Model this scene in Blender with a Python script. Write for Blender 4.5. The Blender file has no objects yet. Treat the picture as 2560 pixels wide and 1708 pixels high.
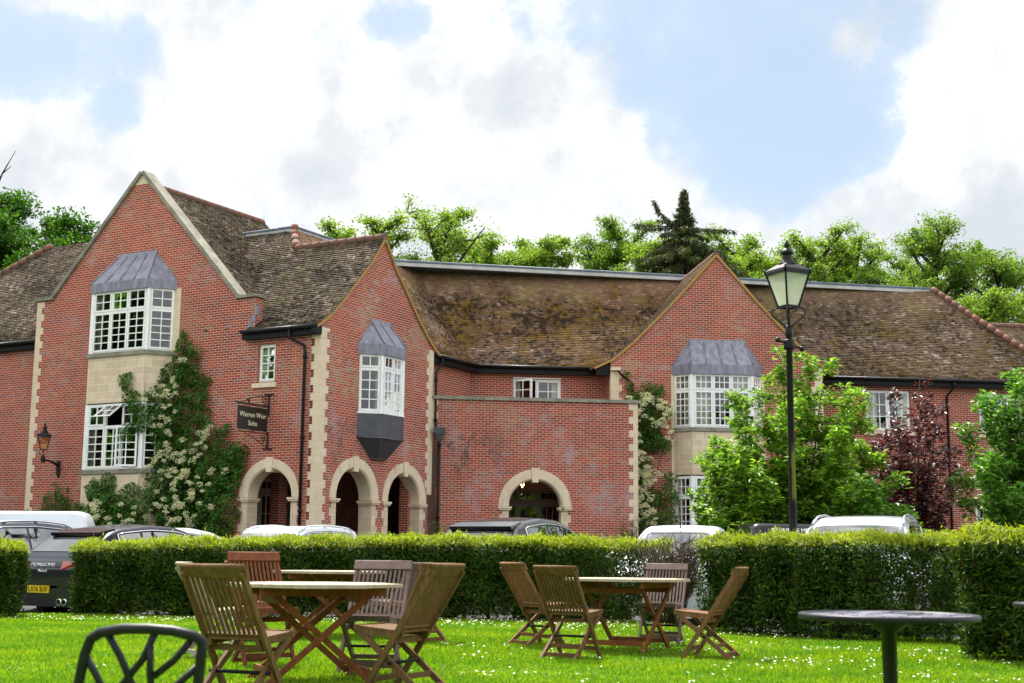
import bpy, bmesh, math, random
import numpy as np
from math import sin, cos, pi, radians as R
from mathutils import Vector as V, Matrix
from mathutils.geometry import tessellate_polygon
random.seed(7); RNG = np.random.default_rng(7)
SC = bpy.context.scene
COL = SC.collection

# ------------------------------------------------------------------ camera
PITCH, ROLL = R(8.96), R(0.57)
cam = bpy.data.cameras.new("camera"); camo = bpy.data.objects.new("camera", cam); COL.objects.link(camo)
rx = V((cos(ROLL), -sin(ROLL)*sin(PITCH), sin(ROLL)*cos(PITCH)))
upv = V((-sin(ROLL), -cos(ROLL)*sin(PITCH), cos(ROLL)*cos(PITCH)))
fw = V((0, cos(PITCH), sin(PITCH)))
M = Matrix.Identity(4)
for i in range(3):
    M[i][0], M[i][1], M[i][2] = rx[i], upv[i], -fw[i]
M[2][3] = 1.0
camo.matrix_world = M
cam.lens = 3400/2560*36; cam.sensor_width = 36
cam.clip_start = 0.1; cam.clip_end = 2000
cam.dof.use_dof = True; cam.dof.focus_distance = 36; cam.dof.aperture_fstop = 5.6
SC.camera = camo
SC.view_settings.view_transform = 'Standard'; SC.view_settings.look = 'None'
SC.view_settings.exposure = 1.5; SC.view_settings.gamma = 1
SC.render.engine = 'CYCLES'
SC.cycles.max_bounces = 8; SC.cycles.transparent_max_bounces = 12
SC.cycles.use_denoising = True

# ------------------------------------------------------------------ node helper
class NT:
    def __init__(s, tree): s.t = tree; s.n = tree.nodes; s.l = tree.links
    def node(s, typ, **kw):
        n = s.n.new(typ)
        for k, v in kw.items():
            if k == 'ins':
                for i, val in v.items():
                    if hasattr(val, 'bl_idname') or isinstance(val, bpy.types.NodeSocket): s.l.new(val, n.inputs[i])
                    else: n.inputs[i].default_value = val
            else: setattr(n, k, v)
        return n
    def math(s, op, a, b=0.0, c=None):
        ins = {0: a, 1: b}
        if c is not None: ins[2] = c
        return s.node('ShaderNodeMath', operation=op, ins=ins).outputs[0]
    def vm(s, op, a, b=(0, 0, 0)):
        return s.node('ShaderNodeVectorMath', operation=op, ins={0: a, 1: b})
    def mix(s, f, a, b, mode='MIX'):
        n = s.node('ShaderNodeMix', data_type='RGBA', blend_type=mode)
        for i, val in ((0, f), (6, a), (7, b)):
            if isinstance(val, bpy.types.NodeSocket): s.l.new(val, n.inputs[i])
            else: n.inputs[i].default_value = val if i == 0 else (val if len(val) == 4 else (*val, 1))
        return n.outputs[2]
    def ramp(s, f, stops, interp='LINEAR'):
        n = s.node('ShaderNodeValToRGB', ins={0: f}); cr = n.color_ramp; cr.interpolation = interp
        while len(cr.elements) < len(stops): cr.elements.new(0.5)
        for e, (p, c) in zip(cr.elements, stops):
            e.position = p; e.color = (*c, 1) if len(c) == 3 else c
        return n.outputs[0]
    def step(s, f, a, b):
        return s.node('ShaderNodeMapRange', interpolation_type='SMOOTHSTEP', ins={0: f, 1: a, 2: b, 3: 0.0, 4: 1.0}).outputs[0]
    def noise(s, vec, scale, detail=4, rough=0.55, dist=0.0):
        return s.node('ShaderNodeTexNoise', ins={'Vector': vec, 'Scale': scale, 'Detail': detail, 'Roughness': rough, 'Distortion': dist}).outputs[0]

# ------------------------------------------------------------------ world: sky with clouds
SUN_EL, SUN_AZ = R(58), R(-22)          # azimuth from +Y towards +X: behind the house, to the left
wld = bpy.data.worlds.new("World"); SC.world = wld; wld.use_nodes = True
w = NT(wld.node_tree); w.n.clear()
sky = w.node('ShaderNodeTexSky', sky_type='NISHITA'); sky.sun_disc = False
sky.sun_elevation = SUN_EL; sky.sun_rotation = SUN_AZ; sky.air_density = 1.0; sky.dust_density = 1.2; sky.ozone_density = 1.2
tc = w.node('ShaderNodeTexCoord')
D3 = tc.outputs['Generated']
wob = w.noise(D3, 7.0, 8, 0.62)
wob2 = w.noise(w.vm('ADD', D3, (3.1, 1.7, 0.4)).outputs[0], 2.6, 6, 0.6)
wobf = w.noise(w.vm('ADD', D3, (1.1, 5.7, 2.4)).outputs[0], 17.0, 6, 0.6)
def skydir(px, py):
    u = px*2560/2350-1280; v = -(py*2560/2350-854)
    u2 = u*cos(ROLL)-v*sin(ROLL); v2 = u*sin(ROLL)+v*cos(ROLL)
    d = V((u2, 3400*cos(PITCH)-v2*sin(PITCH), 3400*sin(PITCH)+v2*cos(PITCH))); d.normalize(); return d
# clear patches between the clouds: (direction in the sky, angular size)
holes = [(1640, 70, .092, 1.), (1790, 190, .092, 1.), (1930, 170, .06, 1.), (1590, 240, .055, .85), (1960, 50, .065, 1.), (1800, 60, .08, 1.), (1340, 60, .035, .6), (1400, 440, .04, .55), (1170, 490, .045, .45), (1260, 430, .03, .35),
         (320, 120, .026, 1.), (275, 215, .024, .95), (30, 120, .036, .95), (140, 118, .032, .95), (230, 122, .030, .95), (880, 50, .030, .9), (760, 10, .026, .8), (560, 5, .022, .8)]
cl = None
for px, py, sg, am in holes:
    d = skydir(px, py)
    ds = w.vm('DISTANCE', D3, tuple(d)).outputs['Value']
    m = w.math('MULTIPLY', w.math('MINIMUM', .62, w.math('ADD', .25, w.math('DIVIDE', w.math('SUBTRACT', sg, ds), .075))), am)
    cl = m if cl is None else w.math('MAXIMUM', cl, m)
sep = w.node('ShaderNodeSeparateXYZ', ins={0: D3})
front = w.step(w.math('MULTIPLY', sep.outputs[1], 1.0), 0.35, 0.7)
low = w.math('SUBTRACT', 1.0, w.step(sep.outputs[2], .60, .72))
gate = w.math('MULTIPLY', front, low)
cl = w.math('ADD', cl, w.math('ADD', w.math('MULTIPLY', w.math('SUBTRACT', wob, .53), 1.7), w.math('MULTIPLY', w.math('SUBTRACT', wobf, .5), 1.0)))
cl = w.math('ADD', w.math('MULTIPLY', w.step(cl, .16, .40), .64), w.math('MULTIPLY', w.step(cl, -.05, .8), .36))
gen = w.step(wob2, .50, .60)                       # the rest of the dome: broken cloud
clear = w.math('ADD', w.math('MULTIPLY', cl, gate), w.math('MULTIPLY', w.math('SUBTRACT', 1.0, gate), w.math('MULTIPLY', gen, .9)))
shade = w.noise(w.vm('ADD', D3, (0.3, 9.7, 2.4)).outputs[0], 5.5, 7, 0.6, 0.4)
wsun = w.noise(w.vm('ADD', D3, (-.022, -.01, .035)).outputs[0], 7.0, 8, 0.62)
wmid = w.noise(w.vm('ADD', D3, (4.1, .7, 1.9)).outputs[0], 4.0, 5, .6); wmid2 = w.noise(w.vm('ADD', D3, (4.06, .68, 1.97)).outputs[0], 4.0, 5, .6)
relief = w.math('ADD', w.math('MULTIPLY', w.math('SUBTRACT', wob, wsun), 1.1), w.math('MULTIPLY', w.math('SUBTRACT', wmid, wmid2), .9))
shade = w.math('ADD', shade, w.math('ADD', relief, .03))
cloudc = w.ramp(shade, [(.28, (.60, .64, .69)), (.46, (.70, .73, .765)), (.56, (.81, .83, .85)), (.66, (.98, .98, .98)), (.76, (1.1, 1.1, 1.08))])
skyc = w.mix(.7, w.mix(1.0, sky.outputs[0], (.50, .48, .44, 1), 'MULTIPLY'), (1.32, 1.66, 2.10, 1))
bg1 = w.node('ShaderNodeBackground', ins={0: skyc, 1: 0.15})
bg2 = w.node('ShaderNodeBackground', ins={0: cloudc, 1: w.math('SUBTRACT', .92, w.math('MULTIPLY', gate, .48))})
mx = w.node('ShaderNodeMixShader', ins={0: w.math('SUBTRACT', 1.0, clear), 1: bg1.outputs[0], 2: bg2.outputs[0]})
w.node('ShaderNodeOutputWorld', ins={0: mx.outputs[0]})

sun = bpy.data.lights.new("sun", 'SUN'); suno = bpy.data.objects.new("sun", sun); COL.objects.link(suno)
sun.energy = 3.8; sun.angle = R(6); sun.color = (1, .95, .86)
sd = V((sin(SUN_AZ)*cos(SUN_EL), cos(SUN_AZ)*cos(SUN_EL), sin(SUN_EL)))
suno.rotation_euler = sd.to_track_quat('Z', 'Y').to_euler()

# ------------------------------------------------------------------ materials
def principled(name, col, rough=.6, metal=0.0, **kw):
    m = bpy.data.materials.new(name); m.use_nodes = True
    b = m.node_tree.nodes['Principled BSDF']
    b.inputs['Base Color'].default_value = (*col, 1); b.inputs['Roughness'].default_value = rough; b.inputs['Metallic'].default_value = metal
    if rough >= .5 and not metal: b.inputs['Specular IOR Level'].default_value = .14
    for k, v in kw.items(): b.inputs[k].default_value = v
    return m
def mat_noise(name, c1, c2, scale=4, rough=.7, detail=5, lo=.35, hi=.65, coord='Object', bump=0, metal=0.0, stretch=None, coat=0):
    m = principled(name, c1, rough, metal); t = NT(m.node_tree); b = t.n['Principled BSDF']
    co = t.node('ShaderNodeTexCoord').outputs[coord]
    if stretch: co = t.vm('MULTIPLY', co, stretch).outputs[0]
    f = t.noise(co, scale, detail, .62)
    t.l.new(t.ramp(f, [(lo, c1), (hi, c2)]), b.inputs['Base Color'])
    if coat: b.inputs['Coat Weight'].default_value = coat; b.inputs['Coat Roughness'].default_value = .04
    if bump:
        bn = t.node('ShaderNodeBump', ins={'Strength': bump, 'Distance': .01, 'Height': f}); t.l.new(bn.outputs[0], b.inputs['Normal'])
    return m

def mat_brick(name, tan=.25, frost=.35, dirt=0.0, tint=(1, 1, 1), dx=0.0):
    m = principled(name, (.3, .06, .05), .85); t = NT(m.node_tree); b = t.n['Principled BSDF']
    uv = t.node('ShaderNodeTexCoord').outputs['UV']
    s = t.node('ShaderNodeSeparateXYZ', ins={0: uv}); u, v = s.outputs[0], s.outputs[1]
    row = t.math('FLOOR', t.math('DIVIDE', v, .075))
    par = t.math('MULTIPLY', t.math('FLOORED_MODULO', row, 2.0), .1125)
    uu = t.math('DIVIDE', t.math('ADD', u, par), .225)
    colx = t.math('FLOOR', uu)
    idv = t.node('ShaderNodeCombineXYZ', ins={0: colx, 1: row, 2: 0.0}).outputs[0]
    wn = t.node('ShaderNodeTexWhiteNoise', noise_dimensions='2D', ins={'Vector': idv}).outputs[0]
    mu = lambda c: tuple(a*k for a, k in zip(c, tint))
    bc = t.ramp(t.math('ADD', t.math('MULTIPLY', wn, .8), t.math('MULTIPLY', t.noise(uv, 1.1, 4, .6), .22)), [(0, mu((.41, .078, .034))), (.22, mu((.33, .055, .030))), (.48, mu((.205, .044, .038))), (.72, mu((.355, .062, .032))), (.86, mu((.155, .044, .044))), (.965, mu((.40, .11, .038))), (1, mu((.07, .05, .055)))])
    big = t.noise(uv, .45, 4, .6)
    shp = t.math('ADD', t.math('MULTIPLY', t.math('SUBTRACT', wn, .5), .16), t.noise(t.vm('ADD', uv, (7, 3, 0)).outputs[0], .6, 5, .6))
    bc = t.mix(t.math('MULTIPLY', t.step(shp, .54, .66), tan*1.6), bc, (.30, .165, .09))
    bc = t.mix(t.math('MULTIPLY', t.step(t.noise(t.vm('ADD', uv, (31, 5, 0)).outputs[0], .33, 5, .65), .42, .66), .75), bc, t.mix(1.0, bc, (.72, .66, .80, 1), 'MULTIPLY'))
    # joints
    fu = t.math('FRACT', uu); fv = t.math('FRACT', t.math('DIVIDE', v, .075))
    ju = t.math('MINIMUM', fu, t.math('SUBTRACT', 1.0, fu)); jv = t.math('MINIMUM', fv, t.math('SUBTRACT', 1.0, fv))
    jm = t.math('MAXIMUM', t.math('SUBTRACT', 1.0, t.step(ju, .026, .044)), t.math('SUBTRACT', 1.0, t.step(jv, .085, .14)))
    mort = t.mix(big, (.46, .30, .22), (.58, .42, .32))
    c = t.mix(jm, bc, mort)
    fr = t.math('ADD', t.math('MULTIPLY', t.noise(t.vm('ADD', uv, (2, 11, 0)).outputs[0], .9, 7, .68), .62), t.math('ADD', t.math('MULTIPLY', t.noise(uv, 6, 5, .75), .30), t.math('MULTIPLY', wn, .08)))
    c = t.mix(t.math('MULTIPLY', t.step(fr, .50, .64), frost*.62), c, (.42, .35, .335))
    if dirt:
        dn = t.noise(t.vm('MULTIPLY', uv, (1.0, .6, 1)).outputs[0], 1.6, 8, .7)
        mask = t.math('MULTIPLY', t.step(dn, .50, .58), t.math('SUBTRACT', 1.0, t.step(u, 1.2, 3.0)))
        hz = t.math('MULTIPLY', t.step(v, 3.2, 4.0), t.math('SUBTRACT', 1.0, t.step(v, 4.6, 5.2)))
        c = t.mix(t.math('MULTIPLY', t.math('MULTIPLY', mask, hz), dirt), c, (.05, .05, .045))
        bl = t.math('ADD', t.noise(t.vm('MULTIPLY', uv, (1.6, .55, 1)).outputs[0], 1.0, 6, .7), t.math('MULTIPLY', t.math('SUBTRACT', t.noise(uv, 9, 4, .7), .5), .35))
        c = t.mix(t.math('MULTIPLY', t.math('MULTIPLY', t.step(bl, .50, .66), t.math('MULTIPLY', t.step(v, 1.0, 2.4), t.math('SUBTRACT', 1.0, t.step(v, 4.3, 5.3)))), .55*min(1, dirt)), c, (.36, .30, .30))
        ex = t.math('ABSOLUTE', t.math('SUBTRACT', u, dx))
        dk = t.math('MULTIPLY', t.math('SUBTRACT', 1.0, t.step(t.math('ADD', ex, t.math('MULTIPLY', t.math('SUBTRACT', dn, .5), .5)), .12, .32)), t.math('SUBTRACT', 1.0, t.step(v, 4.2, 5.0)))
        c = t.mix(t.math('MULTIPLY', dk, .85), c, t.mix(t.step(dn, .45, .6), (.055, .032, .018), (.07, .06, .05)))
    t.l.new(c, b.inputs['Base Color'])
    bn = t.node('ShaderNodeBump', ins={'Strength': .35, 'Distance': .006, 'Height': t.math('SUBTRACT', 1.0, jm)}); t.l.new(bn.outputs[0], b.inputs['Normal'])
    return m

def mat_stone(name, blocks=True, col=((.60, .48, .33), (.70, .58, .43)), stain=0.0, streak=0.0):
    m = principled(name, col[0], .8); t = NT(m.node_tree); b = t.n['Principled BSDF']
    tcn = t.node('ShaderNodeTexCoord'); uv = tcn.outputs['UV']; ob = tcn.outputs['Object']
    c = t.ramp(t.noise(ob, 2.2, 6, .65), [(.3, col[0]), (.7, col[1])])
    if blocks:
        br = t.node('ShaderNodeTexBrick', offset=.5, ins={'Vector': uv, 'Color1': (1, 1, 1, 1), 'Color2': (.84, .84, .84, 1), 'Mortar': (1.25, 1.2, 1.15, 1), 'Scale': 1.0, 'Mortar Size': .007, 'Mortar Smooth': .2, 'Bias': 0.0, 'Brick Width': .46, 'Row Height': .235})
        c = t.mix(1.0, c, br.outputs[0], 'MULTIPLY')
    if streak:
        kn = t.noise(t.vm('MULTIPLY', ob, (1, 1, .06)).outputs[0], 7, 4, .6)
        c = t.mix(t.math('MULTIPLY', t.step(kn, .60, .74), streak), c, (.16, .14, .11))
    if stain:
        sn = t.noise(t.vm('MULTIPLY', ob, (1, 1, .25)).outputs[0], 5, 6, .7)
        c = t.mix(t.math('MULTIPLY', t.step(sn, .54, .72), stain), c, (.10, .10, .07))
    t.l.new(c, b.inputs['Base Color'])
    return m

def mat_tile(name, stops, moss=.5, mosscol=((.17, .10, .015), (.10, .055, .02)), pale=.0, mscale=.8, orient=(1, 1, 1)):
    m = principled(name, (.2, .12, .09), .9); t = NT(m.node_tree); b = t.n['Principled BSDF']
    tcn = t.node('ShaderNodeTexCoord'); uv = tcn.outputs['UV']; ob = tcn.outputs['Object']
    wn = t.node('ShaderNodeTexWhiteNoise', noise_dimensions='2D', ins={'Vector': uv})
    c = t.ramp(wn.outputs[0], stops)
    sp = t.noise(ob, 9, 5, .7)                                   # lichen speckle
    c = t.mix(t.math('MULTIPLY', t.step(t.math('ADD', sp, t.math('MULTIPLY', t.math('SUBTRACT', wn.outputs[0], .5), .3)), .60, .68), .75), c, (.33, .29, .24))
    s = t.node('ShaderNodeSeparateXYZ', ins={0: uv})
    pn = t.noise(t.vm('MULTIPLY', uv, (.12, .02, 1)).outputs[0], 1.0, 3, .6)
    top = t.math('MULTIPLY', t.step(t.math('ADD', s.outputs[1], t.math('MULTIPLY', t.math('SUBTRACT', pn, .5), 50)), 40, 52), pale)
    notop = t.math('SUBTRACT', 1.0, top)
    f = t.math('ADD', t.noise(ob, mscale, 5, .68), t.math('MULTIPLY', t.math('SUBTRACT', t.noise(ob, 4.5, 6, .75), .5), 1.1))
    f = t.math('ADD', f, t.math('MULTIPLY', t.math('SUBTRACT', wn.outputs[0], .5), .22))
    mc = t.mix(t.step(t.noise(ob, 2.6, 3, .6), .4, .62), mosscol[0], mosscol[1])
    c = t.mix(t.math('MULTIPLY', t.step(f, .62-.24*moss, .72-.2*moss), t.math('MULTIPLY', notop, .9)), c, mc)
    dn = t.math('ADD', t.noise(t.vm('ADD', t.vm('MULTIPLY', ob, (1, 1, .55)).outputs[0], (5, 2, 8)).outputs[0], 5, 6, .75), t.math('MULTIPLY', t.math('SUBTRACT', t.noise(ob, .55, 3, .6), .5), .5))
    c = t.mix(t.math('MULTIPLY', t.step(dn, .50, .58), t.math('MULTIPLY', notop, .86)), c, (.016, .012, .008))
    if pale:
        c = t.mix(t.math('MULTIPLY', top, .55), c, t.mix(t.step(pn, .5, .62), (.24, .14, .085), (.23, .19, .055)))
    t.l.new(c, b.inputs['Base Color'])
    return m

def mat_leaf(name, stops, trans=.45, rough=.45, spec=.35, scale=None):
    m = bpy.data.materials.new(name); m.use_nodes = True; t = NT(m.node_tree); t.n.clear()
    g = t.node('ShaderNodeNewGeometry')
    c = t.ramp(g.outputs['Random Per Island'], stops)
    if scale:
        ob = t.node('ShaderNodeTexCoord').outputs['Object']
        c = t.mix(t.step(t.noise(ob, scale, 5, .65), .35, .65), t.mix(1.0, c, (.72, .86, .9, 1), 'MULTIPLY'), t.mix(1.0, c, (1.3, 1.12, .8, 1), 'MULTIPLY'))
    p = t.node('ShaderNodeBsdfPrincipled', ins={'Base Color': c, 'Roughness': rough, 'Specular IOR Level': spec})
    tl = t.node('ShaderNodeBsdfTranslucent', ins={0: t.mix(1.0, c, (1.25, 1.35, .6, 1), 'MULTIPLY')})
    mxs = t.node('ShaderNodeMixShader', ins={0: trans, 1: p.outputs[0], 2: tl.outputs[0]})
    t.node('ShaderNodeOutputMaterial', ins={0: mxs.outputs[0]})
    return m

def mat_glass(name, tint=(.9, .95, .95), boost=.14, rough=.0):
    m = bpy.data.materials.new(name); m.use_nodes = True; t = NT(m.node_tree); t.n.clear()
    fr = t.node('ShaderNodeFresnel', ins={0: 1.5}).outputs[0]
    ob = t.node('ShaderNodeTexCoord').outputs['Object']
    bn = t.node('ShaderNodeBump', ins={'Strength': .05, 'Distance': .02, 'Height': t.noise(ob, 2.3, 2)}).outputs[0]
    gl = t.node('ShaderNodeBsdfGlossy', ins={'Color': (1, 1, 1, 1), 'Roughness': rough, 'Normal': bn})
    tr = t.node('ShaderNodeBsdfTransparent', ins={0: (*tint, 1)})
    mxs = t.node('ShaderNodeMixShader', ins={0: t.math('ADD', t.math('MULTIPLY', fr, 1.3), boost), 1: tr.outputs[0], 2: gl.outputs[0]})
    t.node('ShaderNodeOutputMaterial', ins={0: mxs.outputs[0]})
    return m

def mat_wood(name, c1, c2, rough=.65):
    return mat_noise(name, c1, c2, 9, rough, 6, .3, .7, bump=.15, stretch=(3.2, 3.2, .45))

BR = mat_brick('brick', .32, .5, 0, (1.14, 1.12, 1.1))
BRB = mat_brick('brick_pale_patches', .62, .6, .5, (1.14, 1.12, 1.1), dx=6.0)
BRD = mat_brick('brick_gable', .55, .45, 0, (1.14, 1.12, 1.1))
BRC = mat_brick('brick_weathered', .36, .62, .68, (1.12, 1.1, 1.1))
BRE = mat_brick('brick_plain', .05, .15, 0, (.92, .85, .85))
STB = mat_stone('stone_blocks', True, streak=.6)
STN = mat_stone('dressed_stone', False, stain=.22)
STS = mat_stone('stained_stone', False, stain=.75)
COP = mat_noise('grey_coping_stone', (.16, .155, .125), (.30, .28, .22), 3, .9, 7, bump=.2)
TILE_A = mat_tile('dark_clay_tiles', [(0, (.055, .042, .028)), (.3, (.105, .075, .048)), (.55, (.075, .06, .042)), (.8, (.15, .085, .055)), (.95, (.22, .17, .13)), (1, (.30, .27, .23))], .30, ((.065, .06, .014), (.045, .036, .016)))
TILE_C = mat_tile('mossy_clay_tiles', [(0, (.085, .05, .03)), (.3, (.17, .09, .055)), (.55, (.12, .075, .05)), (.8, (.22, .115, .075)), (.93, (.30, .22, .17)), (1, (.42, .37, .32))], .62, ((.16, .095, .008), (.085, .045, .008)), .9)
TILE_E = mat_tile('brown_clay_tiles', [(0, (.07, .046, .028)), (.3, (.125, .08, .05)), (.6, (.095, .068, .045)), (.85, (.17, .095, .065)), (.95, (.23, .18, .14)), (1, (.33, .29, .25))], .44, ((.11, .07, .008), (.065, .04, .01)), .7)
RIDGE = mat_noise('ridge_clay', (.20, .09, .06), (.13, .085, .07), 2.6, .85, 5, .4, .6)
LICH = mat_noise('lichened_mortar', (.42, .22, .05), (.30, .20, .10), 5, .9, 5)
LEAD = mat_noise('lead_sheet', (.135, .135, .175), (.27, .265, .32), 3.0, .5, 7, .32, .68, metal=.25, stretch=(2.2, 2.2, .6))
LEADD = mat_noise('dark_lead_sheet', (.045, .047, .055), (.085, .085, .095), 3.5, .42, 6, .3, .7, metal=.25)
FLASH = mat_noise('flashing', (.36, .36, .36), (.5, .5, .48), 2, .6)
DECKM = mat_noise('deck_roll', (.07, .10, .13), (.12, .15, .18), 2, .5)
WHITE = mat_noise('white_paint', (.82, .82, .80), (.74, .74, .70), 3, .45, 4, .35, .75)
CREAMP = principled('cream_paint', (.62, .58, .48), .5)
BLACK = principled('black_painted_iron', (.008, .008, .009), .4, **{'Specular IOR Level': .2})
BLACKW = principled('black_painted_timber', (.010, .010, .011), .5)
GLASS = mat_glass('window_glass', boost=.02)
GLASSD = mat_glass('porch_glass', (.5, .5, .5), .06)
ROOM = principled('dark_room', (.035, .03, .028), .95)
ROOMW = principled('warm_room', (.42, .13, .045), .9)
CURT = mat_noise('curtain_cloth', (.62, .60, .48), (.5, .49, .36), 8, .9, stretch=(4, 4, .3))
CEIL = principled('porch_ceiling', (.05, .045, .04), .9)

# ------------------------------------------------------------------ mesh builder
UP = V((0, 0, 1))
class MB:
    def __init__(s): s.v = []; s.f = []; s.uv = []; s.sm = []
    def face(s, pts, uvs=None, smooth=False):
        i = len(s.v); s.v.extend([tuple(p) for p in pts]); s.f.append(list(range(i, i+len(pts))))
        if uvs is None:
            n = (V(pts[1])-V(pts[0])).cross(V(pts[2])-V(pts[0]))
            if abs(n.z) > .7*n.length: uvs = [(p[0], p[1]) for p in pts]
            else:
                h = V((n.y, -n.x, 0)); h.normalize() if h.length > 1e-9 else None
                uvs = [(p[0]*h.x+p[1]*h.y, p[2]) for p in pts]
        s.uv.extend(uvs); s.sm.append(smooth)
    def hexa(s, p):            # p: 8 points, bottom 4 then top 4 (same winding)
        for q in ((0, 3, 2, 1), (4, 5, 6, 7), (0, 1, 5, 4), (1, 2, 6, 5), (2, 3, 7, 6), (3, 0, 4, 7)): s.face([p[k] for k in q])
    def fbox(s, fr, u0, u1, n0, n1, z0, z1):
        s.hexa([fr.P(u0, n0, z0), fr.P(u1, n0, z0), fr.P(u1, n1, z0), fr.P(u0, n1, z0), fr.P(u0, n0, z1), fr.P(u1, n0, z1), fr.P(u1, n1, z1), fr.P(u0, n1, z1)])
    def box(s, c, size, rot=None):
        x, y, z = [k/2 for k in size]
        pts = [V(q) for q in ((-x, -y, -z), (x, -y, -z), (x, y, -z), (-x, y, -z), (-x, -y, z), (x, -y, z), (x, y, z), (-x, y, z))]
        if rot is not None: pts = [rot @ p for p in pts]
        s.hexa([V(c)+p for p in pts])
    def beam(s, a, b, w, h, side=None):     # bar between two points; w along `side`, h across
        a, b = V(a), V(b); d = (b-a).normalized()
        sd = V(side) if side is not None else (d.cross(UP) if abs(d.z) < .95 else V((1, 0, 0)))
        sd = (sd-d*sd.dot(d)).normalized(); o = d.cross(sd).normalized()
        k = []
        for p in (a, b):
            k += [p-sd*w/2-o*h/2, p+sd*w/2-o*h/2, p+sd*w/2+o*h/2, p-sd*w/2+o*h/2]
        s.hexa(k)
    def tube(s, pts, rad, n=8, cap=True, flat=1.0):
        pts = [V(p) for p in pts]
        if not hasattr(rad, '__len__'): rad = [rad]*len(pts)
        rings = []; prev = None
        for i, p in enumerate(pts):
            d = (pts[min(i+1, len(pts)-1)]-pts[max(i-1, 0)]).normalized()
            x = prev if prev is not None else (UP if abs(d.z) < .9 else V((1, 0, 0)))
            x = (x-d*x.dot(d)).normalized(); prev = x; y = d.cross(x)
            i0 = len(s.v)
            for k in range(n):
                a = 2*pi*k/n; s.v.append(tuple(p+x*cos(a)*rad[i]+y*sin(a)*rad[i]*flat))
            rings.append(i0)
        L = 0
        for i in range(len(rings)-1):
            l2 = L+(pts[i+1]-pts[i]).length
            for k in range(n):
                k2 = (k+1) % n
                s.f.append([rings[i]+k, rings[i]+k2, rings[i+1]+k2, rings[i+1]+k]); s.sm.append(True)
                s.uv.extend([(k/n, L), ((k+1)/n, L), ((k+1)/n, l2), (k/n, l2)])
            L = l2
        if cap:
            for r0 in (rings[0], rings[-1]):
                s.f.append([r0+k for k in range(n)]); s.sm.append(False); s.uv.extend([(0, 0)]*n)
    def lathe(s, prof, n=16, c=(0, 0, 0), sq=False, rot=0.0):   # prof: (r, z)
        rr = []
        for r, z in prof:
            i0 = len(s.v)
            for k in range(n):
                a = 2*pi*k/n+rot; s.v.append((c[0]+r*cos(a), c[1]+r*sin(a), c[2]+z))
            rr.append(i0)
        for i in range(len(rr)-1):
            for k in range(n):
                k2 = (k+1) % n; s.f.append([rr[i]+k, rr[i]+k2, rr[i+1]+k2, rr[i+1]+k]); s.sm.append(not sq)
                s.uv.extend([(k/n, prof[i][1]), ((k+1)/n, prof[i][1]), ((k+1)/n, prof[i+1][1]), (k/n, prof[i+1][1])])
        for i0 in (rr[0], rr[-1]): s.f.append([i0+k for k in range(n)]); s.sm.append(False); s.uv.extend([(0, 0)]*n)
    def ribbon(s, pts, wd, w0, w1, h0, h1):    # rectangular section swept along pts
        pts = [V(p) for p in pts]; wd = V(wd); sec = []
        for i, p in enumerate(pts):
            d = (pts[min(i+1, len(pts)-1)]-pts[max(i-1, 0)]).normalized(); h = d.cross(wd).normalized()
            if h.z < 0: h = -h
            sec.append([p+wd*w0+h*h0, p+wd*w1+h*h0, p+wd*w1+h*h1, p+wd*w0+h*h1])
        for a, b in zip(sec, sec[1:]):
            for k in range(4): s.face([a[k], a[(k+1) % 4], b[(k+1) % 4], b[k]])
        s.face(sec[0]); s.face(sec[-1])
    def prism(s, fr, pl, z0, z1):
        L = 0; n = len(pl)
        for i in range(n):
            a, b = pl[i], pl[(i+1) % n]; l = math.hypot(b[0]-a[0], b[1]-a[1])
            s.face([fr.P(*a, z0), fr.P(*b, z0), fr.P(*b, z1), fr.P(*a, z1)], [(L, z0), (L+l, z0), (L+l, z1), (L, z1)]); L += l
        s.face([fr.P(*a, z0) for a in pl]); s.face([fr.P(*a, z1) for a in pl])
    def wall(s, fr, outline, holes=(), n0=0.0, th=.33):
        loops = [outline]+list(holes)
        tris = tessellate_polygon([[V((a, b, 0)) for a, b in lp] for lp in loops])
        flat = [p for lp in loops for p in lp]
        for t in tris:
            for n in (n0, n0-th): s.face([fr.P(flat[k][0], n, flat[k][1]) for k in t], [flat[k] for k in t])
        for lp in loops:
            for i in range(len(lp)):
                a, b = lp[i], lp[(i+1) % len(lp)]
                hz = abs(a[0]-b[0]) > abs(a[1]-b[1])
                uv = [(a[0], 0), (b[0], 0), (b[0], th), (a[0], th)] if hz else [(0, a[1]), (0, b[1]), (th, b[1]), (th, a[1])]
                s.face([fr.P(a[0], n0, a[1]), fr.P(b[0], n0, b[1]), fr.P(b[0], n0-th, b[1]), fr.P(a[0], n0-th, a[1])], uv)
    def build(s, name, mat, parent=None, recalc=True):
        me = bpy.data.meshes.new(name); me.from_pydata(s.v, [], s.f)
        uvl = me.uv_layers.new(name='UVMap'); uvl.data.foreach_set('uv', np.array(s.uv, 'f').ravel())
        me.polygons.foreach_set('use_smooth', np.array(s.sm, bool))
        if recalc:
            bm = bmesh.new(); bm.from_mesh(me); bmesh.ops.recalc_face_normals(bm, faces=bm.faces); bm.to_mesh(me); bm.free()
        for m in (mat if isinstance(mat, (list, tuple)) else [mat]): me.materials.append(m)
        o = bpy.data.objects.new(name, me); COL.objects.link(o)
        if parent: o.parent = parent
        return o

class Fr:
    def __init__(s, o, u, n): s.o, s.u, s.n = V(o), V(u), V(n)
    def P(s, u, n, z): return s.o+s.u*u+s.n*n+UP*z
    def facet(s, u1, n1, u2, n2):
        U = s.u*(u2-u1)+s.n*(n2-n1); L = U.length; u = U/L; n = u.cross(UP)
        if n.dot(s.n) < -1e-6: n = -n
        return Fr(s.P(u1, n1, 0), u, n), L

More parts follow.
